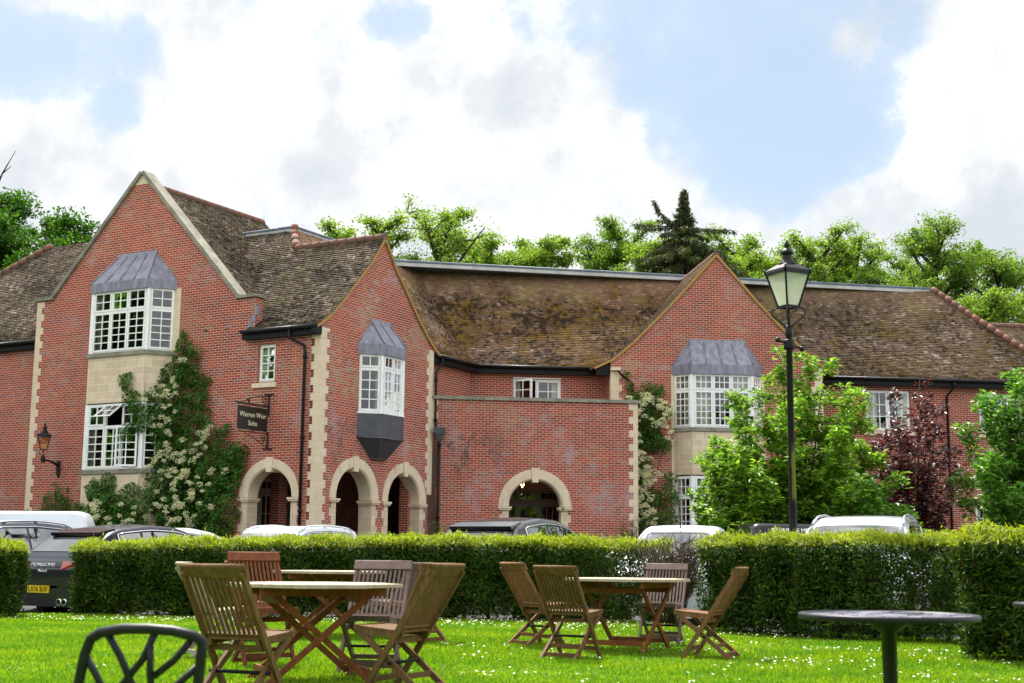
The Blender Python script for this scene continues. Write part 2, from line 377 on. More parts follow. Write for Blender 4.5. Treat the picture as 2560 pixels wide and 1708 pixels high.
def tag(o, label=None, cat=None, group=None, kind=None):
    if label: o['label'] = label
    if cat: o['category'] = cat
    if group: o['group'] = group
    if kind: o['kind'] = kind
    return o
def thing(name, label, cat, loc=(0, 0, 0), rz=0.0, group=None):
    o = bpy.data.objects.new(name, None); COL.objects.link(o); o.empty_display_size = .2
    o.location = loc; o.rotation_euler = (0, 0, rz); return tag(o, label, cat, group)
def copy_tree(o, parent=None):
    c = o.copy(); COL.objects.link(c)
    if parent: c.parent = parent
    for ch in [k for k in o.children]: copy_tree(ch, c)
    return c

def quads(name, P4, mat, parent=None, nv=4, smooth=False):       # P4: (N, nv, 3) array -> mesh of N loose faces
    N = len(P4); me = bpy.data.meshes.new(name)
    me.vertices.add(N*nv); me.vertices.foreach_set('co', P4.astype('f').ravel())
    me.loops.add(N*nv); me.loops.foreach_set('vertex_index', np.arange(N*nv, dtype='i'))
    me.polygons.add(N); me.polygons.foreach_set('loop_start', np.arange(0, N*nv, nv, dtype='i'))
    me.polygons.foreach_set('use_smooth', np.full(N, smooth))
    me.update(calc_edges=True)
    for m in (mat if isinstance(mat, (list, tuple)) else [mat]): me.materials.append(m)
    o = bpy.data.objects.new(name, me); COL.objects.link(o)
    if parent: o.parent = parent
    return o
def unit(a): return a/np.maximum(np.linalg.norm(a, axis=1, keepdims=True), 1e-9)
def leaf_quads(pos, L, W, nrm=None, dirs=None, fold=.12, jit=.6):
    N = len(pos)
    nr = unit(RNG.normal(size=(N, 3)))if nrm is None else unit(nrm+RNG.normal(size=(N, 3))*jit)
    d = RNG.normal(size=(N, 3)) if dirs is None else dirs+RNG.normal(size=(N, 3))*jit
    d = unit(d-nr*np.sum(d*nr, 1, keepdims=True)); b = np.cross(nr, d)
    k = RNG.uniform(.65, 1.25, (N, 1)); l = L*k; wd = W*k
    up = nr*l*fold
    return np.stack([pos, pos+d*l*.5+b*wd*.5+up, pos+d*l, pos+d*l*.5-b*wd*.5+up], 1)
# ------------------------------------------------------------------ frames of the house (metres)
AL, GA = R(29.3), R(6.8)
a_ = V((-cos(AL), sin(AL), 0)); nA = V((-sin(AL), -cos(AL), 0))
b_ = V((sin(AL), cos(AL), 0)); nB = V((cos(AL), -sin(AL), 0))
c_ = V((cos(GA), sin(GA), 0)); nC = V((sin(GA), -cos(GA), 0))
K0 = V((-5.4754, 38.5, 0))
PC = K0+b_*6.0
FA = Fr(K0, a_, nA); FB = Fr(K0, b_, nB); FC = Fr(PC, c_, nC)
FD = Fr(K0+nC*-6.4, c_, nC); FW = Fr(K0+nC*-7.55, c_, nC); FE = Fr(K0+nC*-8.2, c_, nC)
F2 = Fr(K0+nB*-.35, b_, nB); FL = Fr(K0+nA*-.45, a_, nA)

# ------------------------------------------------------------------ ground
def gz(y): return -.15+.85*min(1, max(0, (y-27)/9.5))
def ground_strip(name, xs, ys, zf, mat):
    m = MB()
    for i in range(len(xs)-1):
        for j in range(len(ys)-1):
            q = [(xs[i], ys[j]), (xs[i+1], ys[j]), (xs[i+1], ys[j+1]), (xs[i], ys[j+1])]
            m.face([(x, y, zf(x, y)) for x, y in q])
    o = m.build(name, mat); tag(o, kind='structure'); return o
asph = mat_noise('asphalt', (.045, .045, .047), (.075, .073, .07), 3, .9, 9, bump=.2)
soil = mat_noise('field_grass', (.035, .07, .012), (.06, .10, .02), 1.2, .95, 8)
ground_strip('ground', [-900, -60, 60, 900], [-900, -20, 12, 48, 61, 1200], lambda x, y: -.25 if y < 50 else .6, soil)
ground_strip('car_park', [-45, 0, 45], [16, 22, 27, 30, 33, 36.5, 62], lambda x, y: gz(y), asph)
lawn_m = mat_noise('lawn_soil', (.07, .15, .012), (.11, .21, .018), 1.3, .95, 8)
lw = MB(); LAWN = [(-40, -8), (-40, 21.95), (1.9, 21.95), (2.6, 19.6), (5.9, 17.1), (6.2, 13.9), (40, 13.3), (40, -8)]
fo = Fr((0, 0, 0), (1, 0, 0), (0, 1, 0)); lw.prism(fo, LAWN, -.2, 0.0)
tag(lw.build('lawn', lawn_m), kind='structure')

# ------------------------------------------------------------------ house
house = thing('brick_house', 'long red brick country house with steep mossy tiled roofs, gables and pale stone arches', 'building', tuple(K0))
HP = house
def hb(m, name, mat, parent=None, label=None):
    o = m.build(name, mat)
    p = parent or HP
    o.parent = p
    if parent is None: o.matrix_parent_inverse = Matrix.Translation(-K0)
    if label: o['label'] = label
    return o
def arch(c, r, zs, z0=-.3, n=20):
    return [(c-r, z0), (c-r, zs)]+[(c-r*cos(pi*k/n), zs+r*sin(pi*k/n)) for k in range(1, n)]+[(c+r, zs), (c+r, z0)]
def rect(u0, u1, z0, z1): return [(u0, z0), (u1, z0), (u1, z1), (u0, z1)]
ZS = 2.60
BAY_A = dict(c=7.32, hw=1.17, pr=.65, ca=.50)
# walls
m = MB(); m.wall(FA, [(0, -.5), (11.7, -.5), (11.7, 9.14), (11.0, 9.12), (7.27, 12.93), (3.15, 8.56), (2.46, 8.52), (2.46, 7.3), (0, 7.3)],
    [arch(1.68, 1.0, ZS), rect(1.64, 2.29, 5.95, 7.08), rect(5.85, 8.8, 7.1, 9.05), rect(5.85, 8.8, 3.5, 5.5)]); hb(m, 'wall', BR)
PB = [(-.26, 7.46), (.02, 7.62), (.45, 7.94), (1.02, 8.45), (1.6, 9.07), (2.31, 9.78), (3.04, 10.72)]
PBr = [(6.06-u, z) for u, z in PB]
m = MB(); m.wall(FB, [(0, -.5), (6.0, -.5), (6.0, 7.5)]+[(u, z-.04) for u, z in PBr[1:]][0:5]+[(3.03, 10.66)]+[(u, z-.04) for u, z in PB[1:6]][::-1]+[(0, 7.5)],
    [arch(1.82, 1.05, ZS), arch(4.45, 1.05, ZS), rect(2.05, 3.85, 5.2, 6.9)]); hb(m, 'wall', BRB)
m = MB(); m.wall(FC, rect(-.12, 6.74, -.5, 5.99), [arch(3.36, 1.02, ZS-.02)])
m.fbox(FC, 6.41, 6.735, -1.6, -.332, -.5, 5.985); hb(m, 'wall', BRC)
m = MB(); m.wall(F2, rect(5.2, 8.92, -.5, 7.4)); hb(m, 'wall', BRE)
m = MB(); m.wall(FW, rect(4.6, 10.0, -.5, 7.4), [rect(6.46, 8.15, 5.9, 7.08)]); hb(m, 'wall', BRE)
DV = [(9.1, 7.38), (9.73, 7.68), (10.45, 8.29), (11.18, 9.03), (12.01, 9.90), (13.42, 11.49)]
DVr = [(26.84-u, z) for u, z in DV]
def profD(s): return float(np.interp(s, [p[0]-9.1 for p in DV], [p[1] for p in DV]))
m = MB(); m.wall(FD, [(9.68, -.5), (17.16, -.5), (17.16, 7.6)]+[(u, z-.04) for u, z in DVr[2:5]]+[(13.42, 11.42)]+[(u, z-.04) for u, z in DV[2:5]][::-1]+[(9.68, 7.6)],
    [rect(12.2, 14.7, 5.35, 7.2), rect(12.2, 14.7, 1.6, 3.7)])
m.fbox(FD, 9.69, 10.0, -1.15, -.335, -.5, 7.38); hb(m, 'wall', BRD)
m = MB(); m.wall(FE, rect(16.5, 30, -.5, 7.45), [rect(19.4, 21.1, 5.6, 7.08), rect(23.7, 25.4, 5.6, 7.05), rect(23.4, 25.2, 1.5, 3.04), rect(19.4, 21.1, 1.5, 3.04)]); hb(m, 'wall', BRE)
m = MB(); m.wall(FL, rect(11.4, 22, -.5, 7.9)); hb(m, 'wall', BR)

# stone quoins
def quoin(fr, ue, sgn, z0, z1, wl=.32, ws=.22, n1=.006, ph=0, th=.22):
    m = MB(); z = z0; k = ph
    while z < z1-.05:
        w_ = wl if k % 2 else ws; zt = min(z+.222, z1)
        u0, u1 = sorted((ue, ue+sgn*w_)); m.fbox(fr, u0, u1, n1-th, n1, z, zt); z += .225; k += 1
    return m
hb(quoin(FA, -.006, 1, -.3, 7.25), 'quoin', STN)
hb(quoin(FB, -.002, 1, -.3, 7.45, .41, .29, .007, 1), 'quoin', STN)
hb(quoin(FB, 6.004, -1, 2.9, 7.55, .40, .28, .007), 'quoin', STN)
hb(quoin(FA, 11.706, -1, -.3, 9.12, .34, .22), 'quoin', STN)
hb(quoin(FC, 6.746, -1, -.3, 5.98, .30, .16), 'quoin', STN)
hb(quoin(FC, -.124, 1, 4.9, 5.98, .30, .2, .006, 1), 'quoin', STN)
hb(quoin(FD, 9.675, 1, 5.0, 7.35, .40, .29), 'quoin', STN)
hb(quoin(FD, 17.165, -1, -.3, 7.55, .40, .29), 'quoin', STN)
for s_, u_ in ((1, 5.42), (-1, 9.22)): hb(quoin(FA, u_, s_, 7.1, 9.05, .36, .28), 'quoin', STN)
for s_, u_ in ((1, 11.78), (-1, 15.06)):
    q_ = quoin(FD, u_, s_, 5.2, 7.2, .40, .3); 
    for k_ in range(15):
        u0_, u1_ = sorted((u_, u_+s_*(.30 if k_ % 2 else .40))); q_.fbox(FD, u0_, u1_, -.2, .006, 1.6+k_*.225, 1.6+k_*.225+.222)
    hb(q_, 'quoin', STN)

# arches with keystone, imposts and jamb stones
def stone_arch(fr, c, ri, ro, zs, th=.46, zb=.2, tail=(1, 1)):
    m = MB(); n = 24; n1 = .035
    P = lambda r, k, nn: fr.P(c-r*cos(pi*k/n), nn, zs+r*sin(pi*k/n))
    for k in range(n):
        for (r1, n1a), (r2, n2a) in (((ri, -th), (ri, n1-.05)), ((ri, n1-.05), (ri+.05, n1)), ((ri+.05, n1), (ro, n1)), ((ro, n1), (ro, -.02)), ((ro, -th), (ri, -th))):
            m.face([P(r1, k, n1a), P(r2, k, n2a), P(r2, k+1, n2a), P(r1, k+1, n1a)], smooth=False)
    for k in (0, n): m.face([P(ri, k, -th), P(ri, k, n1-.05), P(ri+.05, k, n1), P(ro, k, n1), P(ro, k, -th)])
    o = hb(m, 'arch', STS)
    ks = MB(); zt = zs+ro+.045; zb_ = zs+ri-.08
    ks.hexa([fr.P(c-.10, -th+.02, zb_), fr.P(c+.10, -th+.02, zb_), fr.P(c+.10, .07, zb_), fr.P(c-.10, .07, zb_), fr.P(c-.135, -.02, zt), fr.P(c+.135, -.02, zt), fr.P(c+.135, .06, zt), fr.P(c-.135, .06, zt)])
    hb(ks, 'keystone', STN, o)
    for s in (-1, 1):
        im = MB(); u0, u1 = sorted((c+s*(ri-.09), c+s*(ro+.02)))
        im.fbox(fr, u0, u1, -th-.02, .09, zs-.075, zs-.012); im.fbox(fr, u0+.03, u1-.03, -th, .065, zs-.125, zs-.077)
        hb(im, 'impost', STS, o)
        j = MB(); z = zb; k = 0
        while z < zs-.14:
            zt2 = min(z+.232, zs-.127); t = ro-.06 if k % 2 else ro-.02
            u0, u1 = sorted((c+s*ri, c+s*(ri+(.22 if k % 2 else .32)))); j.fbox(fr, u0, u1, -th, .008, z, zt2); z += .235; k += 1
        hb(j, 'jamb', STB, o)
stone_arch(FA, 1.68, .80, 1.10, ZS)
stone_arch(FB, 1.82, .88, 1.21, ZS)
stone_arch(FB, 4.45, .88, 1.21, ZS)
stone_arch(FC, 3.36, .85, 1.19, ZS-.02)

# parapet copings and kneelers
m = MB(); sl = [FA.P(11.0, 0, 9.16), FA.P(7.27, 0, 12.95)]; sr = [FA.P(7.27, 0, 12.95), FA.P(3.13, 0, 8.58)]
for s_ in (sl, sr): m.ribbon(s_, nA, -.38, .09, -.02, .10)
m.fbox(FA, 10.93, 11.80, -.38, .085, 9.14, 9.24); m.fbox(FA, 2.38, 3.20, -.40, .085, 8.53, 8.62); hb(m, 'coping', COP)
m = MB(); m.wall(FA, [(7.62, 12.58), (6.94, 12.58), (7.27, 12.95)], n0=.008, th=.1); hb(m, 'apex_stone', STN)
m = MB()
for k in range(8): m.fbox(FC, -.1+k*.87, -.1+k*.87+.865 if k < 7 else 6.86, -.42, .07, 5.99, 6.10)
hb(m, 'coping', COP)

# ------------------------------------------------------------------ windows
def sash(fr, u0, u1, z0, z1, n, F, G, cols, rows, w=.05, bar=.030, d=.06):
    F.fbox(fr, u0, u0+w, n-d, n, z0, z1); F.fbox(fr, u1-w, u1, n-d, n, z0, z1)
    F.fbox(fr, u0+w, u1-w, n-d, n-.002, z0, z0+w*1.15); F.fbox(fr, u0+w, u1-w, n-d, n-.002, z1-w, z1)
    a, b, c, d_ = u0+w, u1-w, z0+w*1.15, z1-w
    for k in range(1, cols):
        u = a+(b-a)*k/cols; F.fbox(fr, u-bar/2, u+bar/2, n-.04, n-.012, c, d_)
    for k in range(1, rows):
        z = c+(d_-c)*k/rows; F.fbox(fr, a, b, n-.038, n-.015, z-bar/2, z+bar/2)
    G.face([fr.P(a, n-.027, c), fr.P(b, n-.027, c), fr.P(b, n-.027, d_), fr.P(a, n-.027, d_)])
def lights(fr, u0, u1, z0, z1, n, F, G, nl, tz=None, top=(2, 2), bot=(2, 5), o=.055, skip=()):
    F.fbox(fr, u0, u0+o, n-.09, n-.02, z0, z1); F.fbox(fr, u1-o, u1, n-.09, n-.02, z0, z1)
    F.fbox(fr, u0+o, u1-o, n-.09, n-.022, z0, z0+o); F.fbox(fr, u0+o, u1-o, n-.09, n-.022, z1-o, z1)
    W = (u1-u0-2*o)
    for k in range(1, nl):
        u = u0+o+W*k/nl; F.fbox(fr, u-.025, u+.025, n-.09, n-.024, z0+o, z1-o)
    for k in range(nl):
        l = u0+o+W*k/nl+(.02 if k else -.01); r = u0+o+W*(k+1)/nl-(.02 if k < nl-1 else -.01)
        if tz:
            if (k, 1) not in skip: sash(fr, l, r, tz+.025, z1-o+.01, n, F, G, *top)
            if (k, 0) not in skip: sash(fr, l, r, z0+o-.01, tz-.025, n, F, G, *bot)
            F.fbox(fr, l+.01, r-.01, n-.088, n-.026, tz-.03, tz+.03)
        else: sash(fr, l, r, z0+o-.01, z1-o+.01, n, F, G, *bot)
def curtain(m, fr, u0, u1, z0, z1, n, k=14):
    pts = [(u0+(u1-u0)*i/(k*3), n+.035*sin(i*1.05)+.012*sin(i*2.7+u0)) for i in range(k*3+1)]
    for (x, y), (x2, y2) in zip(pts, pts[1:]): m.face([fr.P(x, y, z0), fr.P(x2, y2, z0), fr.P(x2, y2, z1), fr.P(x, y, z1)], smooth=True)
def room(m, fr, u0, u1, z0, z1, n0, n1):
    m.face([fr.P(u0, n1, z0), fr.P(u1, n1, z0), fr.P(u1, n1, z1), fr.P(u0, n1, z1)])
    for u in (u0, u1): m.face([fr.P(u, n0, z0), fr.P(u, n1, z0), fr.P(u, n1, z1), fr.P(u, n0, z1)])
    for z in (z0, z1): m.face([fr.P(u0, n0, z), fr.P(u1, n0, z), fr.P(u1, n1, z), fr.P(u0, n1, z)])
def flat_window(fr, u0, u1, z0, z1, nl, tz=None, top=(2, 2), bot=(2, 4), sill=True, n=-.07, cur=.16, blind=False):
    F, G, C, Rm = MB(), MB(), MB(), MB()
    lights(fr, u0+.004, u1-.004, z0+.004, z1-.004, n, F, G, nl, tz, top, bot)
    o = hb(F, 'window', WHITE); hb(G, 'glazing', GLASS, o)
    room(Rm, fr, u0-.3, u1+.3, z0-.3, z1+.2, -.34, -1.6); hb(Rm, 'room', ROOM, o, 'dark room behind the glass')
    if cur:
        for a, b in ((u0, u0+(u1-u0)*cur), (u1-(u1-u0)*cur, u1)): curtain(C, fr, a, b, z0, z1, n-.16, 5)
        if blind: C.fbox(fr, u0+.03, u1-.03, n-.15, n-.13, z1-.28, z1)
        hb(C, 'curtain', CURT, o)
    if sill:
        S = MB(); S.fbox(fr, u0-.10, u1+.14, -.1, .07, z0-.16, z0-.03); hb(S, 'sill', STN, o)
    return o
flat_window(FA, 1.64, 2.29, 5.95, 7.08, 1, bot=(2, 4), cur=.3, blind=True)
flat_window(FE, 19.4, 21.1, 5.6, 7.08, 2, bot=(3, 3), sill=True, cur=.3)
flat_window(FE, 23.7, 25.4, 5.6, 7.05, 2, bot=(3, 3))
flat_window(FE, 23.4, 25.2, 1.5, 3.04, 2, bot=(3, 3)); flat_window(FE, 19.4, 21.1, 1.5, 3.04, 2, bot=(3, 3))
# recess window with its left casement standing open
F, G, C, Rm = MB(), MB(), MB(), MB()
lights(FW, 6.46, 8.15, 5.9, 7.08, -.04, F, G, 2, None, bot=(2, 3), o=.07)
fo_ = V(FW.P(6.50, -.02, 0)); ang = R(38)
uo = FW.u*cos(ang)+FW.n*sin(ang); no = FW.n*cos(ang)-FW.u*sin(ang)
F2_, G2_ = MB(), MB(); F, G = MB(), MB()
lights(FW, 7.26, 8.15, 5.9, 7.08, -.04, F, G, 1, None, bot=(2, 3), o=.07)
F.fbox(FW, 6.46, 6.53, -.12, -.05, 5.9, 7.08); F.fbox(FW, 6.53, 7.26, -.12, -.05, 7.02, 7.08); F.fbox(FW, 6.46, 8.15, -.1, .03, 7.082, 7.12)
wo = hb(F, 'window', WHITE); hb(G, 'glazing', GLASS, wo)
Fc = Fr(fo_, uo, no); sash(Fc, 0, .72, 5.97, 7.04, .02, F2_, G2_, 2, 3, .07)
co_ = hb(F2_, 'casement', WHITE, wo); G2_.build('casement_glass', GLASS).parent = wo
bpy.data.objects['casement_glass'].matrix_parent_inverse = Matrix.Identity(4)
room(Rm, FW, 6.2, 8.5, 5.5, 7.4, -.34, -3.2); hb(Rm, 'room', ROOMW, wo, 'warm orange room seen through the open casement')
for a, b in ((6.5, 6.75), (7.85, 8.12)): curtain(C, FW, a, b, 5.9, 7.05, -.24, 4)
hb(C, 'curtain', CURT, wo)

# bays
def bay(fr, c, hw, pr, ca, z0, z1, fl, tz, top, botr, parent_label, front_skip=(), cur=.2, side=(1, 1)):
    pts = [(c+hw+ca, 0), (c+hw, pr), (c-hw, pr), (c-hw-ca, 0)]
    F, G, C, Rm = MB(), MB(), MB(), MB(); facs = []
    for i, nl in ((0, 1), (1, fl), (2, 1)):
        f2, L = fr.facet(*pts[i], *pts[i+1]); e0 = .05 if i != 0 else .0; e1 = .05 if i != 2 else 0.0
        lights(f2, e0, L-e1, z0, z1, 0.0, F, G, nl, tz, top, (top[0], botr), skip=front_skip if i == 1 else ())
        curtain(C, f2, e0+.04, e0+L*cur*(1 if i == 1 else 1.6), z0, z1, -.22, 5); curtain(C, f2, L-e1-L*cur*(1 if i == 1 else .9), L-e1-.04, z0, z1, -.22, 5)
        facs.append((f2, L))
    for u, n in (pts[1], pts[2]): F.prism(fr, [(u-.065, n-.10), (u+.065, n-.10), (u+.07, n-.01), (u, n+.022), (u-.07, n-.01)], z0-.001, z1+.001)
    o = hb(F, 'bay_window', WHITE, None, parent_label); hb(G, 'glazing', GLASS, o)
    hb(C, 'curtain', CURT, o)
    room(Rm, fr, c-hw-ca-.2, c+hw+ca+.2, z0-.4, z1+.3, -.34, -2.6)
    Rm.face([fr.P(u, n*.97, z0-.003) for u, n in pts]); Rm.face([fr.P(u, n*.97, z1+.003) for u, n in pts]); hb(Rm, 'room', ROOM, o, 'dark room behind the glass')
    return o, pts, facs
def grow(pts, d):
    (a, _), (b, p), (c, _2), (e, _3) = pts; s = 1 if a > e else -1
    return [(a+s*d, -.02), (b+s*d*.5, p+d), (c-s*d*.5, p+d), (e-s*d, -.02)]
def sill_ring(fr, pts, z0, z1, d, o, mat):
    m = MB(); m.prism(fr, grow(pts, d), z0, z1); hb(m, 'sill', mat, o)
def lead_roof(fr, pts, zb, zsk, zt, th, o, seams, mat=LEAD):
    g = grow(pts, .07); c = (pts[1][0]+pts[2][0])/2
    m = MB(); m.prism(fr, g, zb, zsk)
    s = 1 if pts[0][0] > pts[3][0] else -1
    A, B, C_, D_ = [fr.P(u, n, zsk+.002) for u, n in g]; T1 = fr.P(c+s*th, 0.03, zt); T2 = fr.P(c-s*th, 0.03, zt)
    m.face([B, C_, T2, T1]); m.face([A, B, T1]); m.face([C_, D_, T2])
    m.hexa([fr.P(c-th-.04, 0.0, zt-.03), fr.P(c+th+.04, 0, zt-.03), fr.P(c+th+.04, .04, zt-.03), fr.P(c-th-.04, .04, zt-.03), fr.P(c-th-.04, 0, zt+.12), fr.P(c+th+.04, 0, zt+.12), fr.P(c+th+.04, .02, zt+.12), fr.P(c-th-.04, .02, zt+.12)])
    for t in [k/(seams+1) for k in range(0, seams+2)]:
        p, q = B.lerp(C_, t), T1.lerp(T2, t); m.tube([p+nrm_up(p, q), q+nrm_up(p, q)], .026, 6)
    for p, q in ((A, T1), (D_, T2)): m.tube([p, q], .03, 6)
    r = hb(m, 'lead_roof', mat, o)
    f = MB()                                              # scalloped lower edge of the lead apron
    for i in range(3):
        f2, L = fr.facet(*g[i], *g[i+1]); k = int(L/.055)
        for j in range(k):
            u = L*j/k; f.face([f2.P(u, .004, zb), f2.P(u+L/k, .004, zb), f2.P(u+L/k*.8, .006, zb-.022), f2.P(u+L/k*.2, .006, zb-.022)])
    hb(f, 'scalloped_edge', mat, o)
def nrm_up(p, q): return V((0, 0, .012))
oA, pA, fA = bay(FA, 7.32, 1.17, .65, .50, 7.10, 9.05, 3, 8.38, (2, 2), 5, 'tall white bay window under a wide lead roof on the big gable', cur=.09)
sill_ring(FA, pA, 6.96, 7.09, .09, oA, COP); lead_roof(FA, pA, 9.04, 9.31, 10.25, .80, oA, 3)
m = MB(); m.prism(FA, grow(pA, .03), 5.53, 6.955); hb(m, 'apron', STB, oA)
oA2, pA2, fA2 = bay(FA, 7.32, 1.17, .65, .50, 3.49, 5.50, 3, 4.80, (2, 2), 5, 'lower white bay window with two lights standing open', front_skip=((1, 1), (2, 0)), cur=.08)
sill_ring(FA, pA2, 3.35, 3.48, .10, oA2, COP)
m = MB(); m.prism(FA, grow(pA2, .03), -.4, 3.345); hb(m, 'apron', STB, oA2)
# opened top light and casement of the lower bay (front facet runs with u to the right edge first)
f2, L = fA2[1]
Wl = (L-.1-.11)/3
for (k, kind) in ((1, 'top'), (2, 'side')):
    F_, G_ = MB(), MB()
    l = .105+Wl*k+.02; r = .105+Wl*(k+1)-.02
    if kind == 'top':
        an = R(52); org = f2.P(0, .01, 5.45); fo2 = Fr(org, f2.u, f2.n)
        class FT(Fr):
            def P(s, u, n, z): return s.o+s.u*u+s.n*(n*cos(an)+(-z)*sin(an))+UP*(z*cos(an)+n*sin(an)*.3)
        ft = FT(org, f2.u, f2.n); sash(ft, l, r, -.64, 0, .02, F_, G_, 2, 2)
    else:
        hinge = f2.P(r, .02, 0); an2 = R(24)
        uu = (-f2.u)*cos(an2)+f2.n*sin(an2); nn = f2.n*cos(an2)+f2.u*sin(an2)
        ft = Fr(hinge, uu, nn); sash(ft, 0, r-l, 3.55, 4.77, .02, F_, G_, 2, 5)
    q = hb(F_, 'casement', WHITE, oA2, 'casement standing open'); hb(G_, 'casement_glazing', GLASS, oA2)
# oriel on the middle gable
oB, pB, fB = bay(FB, 2.95, .56, .52, .50, 5.18, 6.94, 2, 6.50, (2, 1), 4, 'narrow white oriel window on dark lead corbel', cur=.12)
lead_roof(FB, pB, 6.93, 7.23, 7.95, .48, oB, 1)
m = MB(); g = grow(pB, .03); m.prism(FB, g, 4.42, 5.14)
mid = [FB.P(u, n, 4.42) for u, n in g]; lo = [FB.P(3.36, -.02, 3.84), FB.P(3.2, .14, 3.84), FB.P(2.7, .14, 3.84), FB.P(2.52, -.02, 3.84)]
for i in range(3): m.face([mid[i], mid[i+1], lo[i+1], lo[i]])
m.face(lo); m.tube([mid[2]+V((0, 0, .01)), lo[2]], .018, 6); m.tube([mid[1]+V((0, 0, .01)), lo[1]], .018, 6); m.tube(mid, .03, 6); m.tube(lo, .022, 6)
hb(m, 'lead_corbel', LEADD, oB)
m = MB(); m.prism(FB, grow(pB, .05), 5.14, 5.18); hb(m, 'sill', WHITE, oB)
# bay on the right gable
oD, pD, fD = bay(FD, 13.42, 1.05, .55, .50, 5.36, 7.20, 3, 6.62, (3, 2), 5, 'upper white bay window with pale curtains under lead roof', cur=.30)
sill_ring(FD, pD, 5.22, 5.35, .09, oD, COP); lead_roof(FD, pD, 7.19, 7.50, 8.32, .98, oD, 3)
m = MB(); m.prism(FD, grow(pD, .03), 3.76, 5.215); hb(m, 'apron', STB, oD)
oD2, pD2, fD2 = bay(FD, 13.42, 1.05, .55, .50, 1.6, 3.72, 3, 3.02, (3, 2), 5, 'lower white bay window partly behind the leafy shrub', cur=.15)
m = MB(); m.prism(FD, grow(pD2, .03), -.4, 1.59); hb(m, 'apron', STB, oD2)

# porches behind the arches
m = MB(); f3 = Fr(K0+nA*-2.0, a_, nA)
m.wall(f3, rect(2.92, 6, -.4, 4.2), [rect(3.03, 4.5, .3, 3.28)]); m.wall(Fr(K0+nB*-2.9, b_, nB), rect(1.95, 3.1, -.4, 4.2)); m.wall(Fr(K0+nB*-5.2, b_, nB), rect(2.6, 13, -.4, 4.2)); m.fbox(FB, 2.77, 3.095, -5.21, -3.235, -.4, 4.2); m.wall(Fr(PC+nC*-2.0, c_, nC), rect(.0, 6.4, -.4, 4.2), [rect(2.3, 4.55, .3, 3.22)])
m.fbox(FA, 5.7, 6.0, -1.995, -.335, -.5, 4.2); m.fbox(FB, 12.0, 12.3, -5.195, -3.0, -.5, 4.2); hb(m, 'wall', BR, None, 'porch wall in the shade behind the arches')
m = MB(); q_ = [FL.P(22, -.33, 0), FL.P(22, -13, 0), FE.P(30, -13, 0), FE.P(30, -.33, 0)]
for p_, r_ in zip(q_, q_[1:]): m.beam(p_+UP*3.4, r_+UP*3.4, .3, 8.0, (r_-p_).cross(UP))
hb(m, 'wall', BRE, None, 'rear and end walls of the house')
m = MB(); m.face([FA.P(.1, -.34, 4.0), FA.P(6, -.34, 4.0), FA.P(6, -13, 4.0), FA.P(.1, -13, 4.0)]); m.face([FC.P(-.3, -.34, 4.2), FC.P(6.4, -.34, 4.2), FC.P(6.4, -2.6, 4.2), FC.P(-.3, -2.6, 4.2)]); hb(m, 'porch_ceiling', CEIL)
def door(fr, u0, u1, z0, z1, tz, nl, mat):
    F, G, Rm = MB(), MB(), MB()
    lights(fr, u0, u1, tz, z1, -.08, F, G, nl, None, bot=(3, 1), o=.07); lights(fr, u0, u1, z0, tz-.01, -.08, F, G, nl, None, bot=(3, 4), o=.07)
    o = hb(F, 'door', mat); hb(G, 'glazing', GLASSD, o); room(Rm, fr, u0-.2, u1+.2, z0-.1, z1+.2, -.34, -1.5); hb(Rm, 'room', ROOM, o, 'dark hall behind the door')
door(f3, 3.03, 4.5, .5, 3.28, 2.86, 2, CREAMP)
door(Fr(PC+nC*-2.0, c_, nC), 2.3, 4.55, .5, 3.22, 2.78, 3, principled('brown_paint', (.20, .15, .13), .5))

# ------------------------------------------------------------------ tiled roofs
PX = [0, .28, .71, 1.28, 1.86, 2.57, 3.3]; PZ = [7.46, 7.62, 7.94, 8.46, 9.08, 9.80, 10.72]
def prof(s): return 10.72+(s-3.3)*1.15 if s > 3.3 else float(np.interp(s, PX, PZ))
def roof(fr, pf, smax, ulo, uhi, mat, label=None, w=.168, g=.105):
    m = MB(); N = 400; ss = [smax*i/N for i in range(N+1)]; arc = [0.0]
    for i in range(N): arc.append(arc[-1]+math.hypot(ss[i+1]-ss[i], pf(ss[i+1])-pf(ss[i])))
    rows = int(arc[-1]/g); rnd = random.random
    for i in range(rows+1):
        s0 = float(np.interp(i*g, arc, ss)); s1 = float(np.interp(min(i*g+g*1.15, arc[-1]), arc, ss)); sm = (s0+s1)/2
        z0, z1 = pf(s0), pf(s1); lo, hi = ulo(sm), uhi(sm)
        if hi-lo < .03: continue
        k = math.floor(lo/w)-1; off = w/2 if i % 2 else 0
        while k*w+off < hi:
            a, b = max(lo, k*w+off+.002), min(hi, (k+1)*w+off-.002); k += 1
            if b-a < .01: continue
            l0 = .034+rnd()*.022; l1 = l0+rnd()*.014-.004; d = rnd()*.016; uvv = [(k+.5, i+.5)]*4
            p = [fr.P(a, -s0+d, z0+l0), fr.P(b, -s0+d, z0+l1), fr.P(b, -s1, z1+.006), fr.P(a, -s1, z1+.006)]
            m.face(p, uvv); q = [fr.P(a, -s0+d, z0-.006), fr.P(b, -s0+d, z0-.006)]; m.face([q[0], q[1], p[1], p[0]], uvv)
    for i in range(30):
        s0, s1 = smax*i/30, smax*(i+1)/30; m.face([fr.P(ulo(s0), -s0, pf(s0)-.012), fr.P(uhi(s0), -s0, pf(s0)-.012), fr.P(uhi(s1), -s1, pf(s1)-.012), fr.P(ulo(s1), -s1, pf(s1)-.012)], [(.5, .5)]*4)
    return hb(m, 'roof', mat, None, label)
cst = lambda v: (lambda s: v)
R1 = Fr(K0+nA*.26, a_, nA)
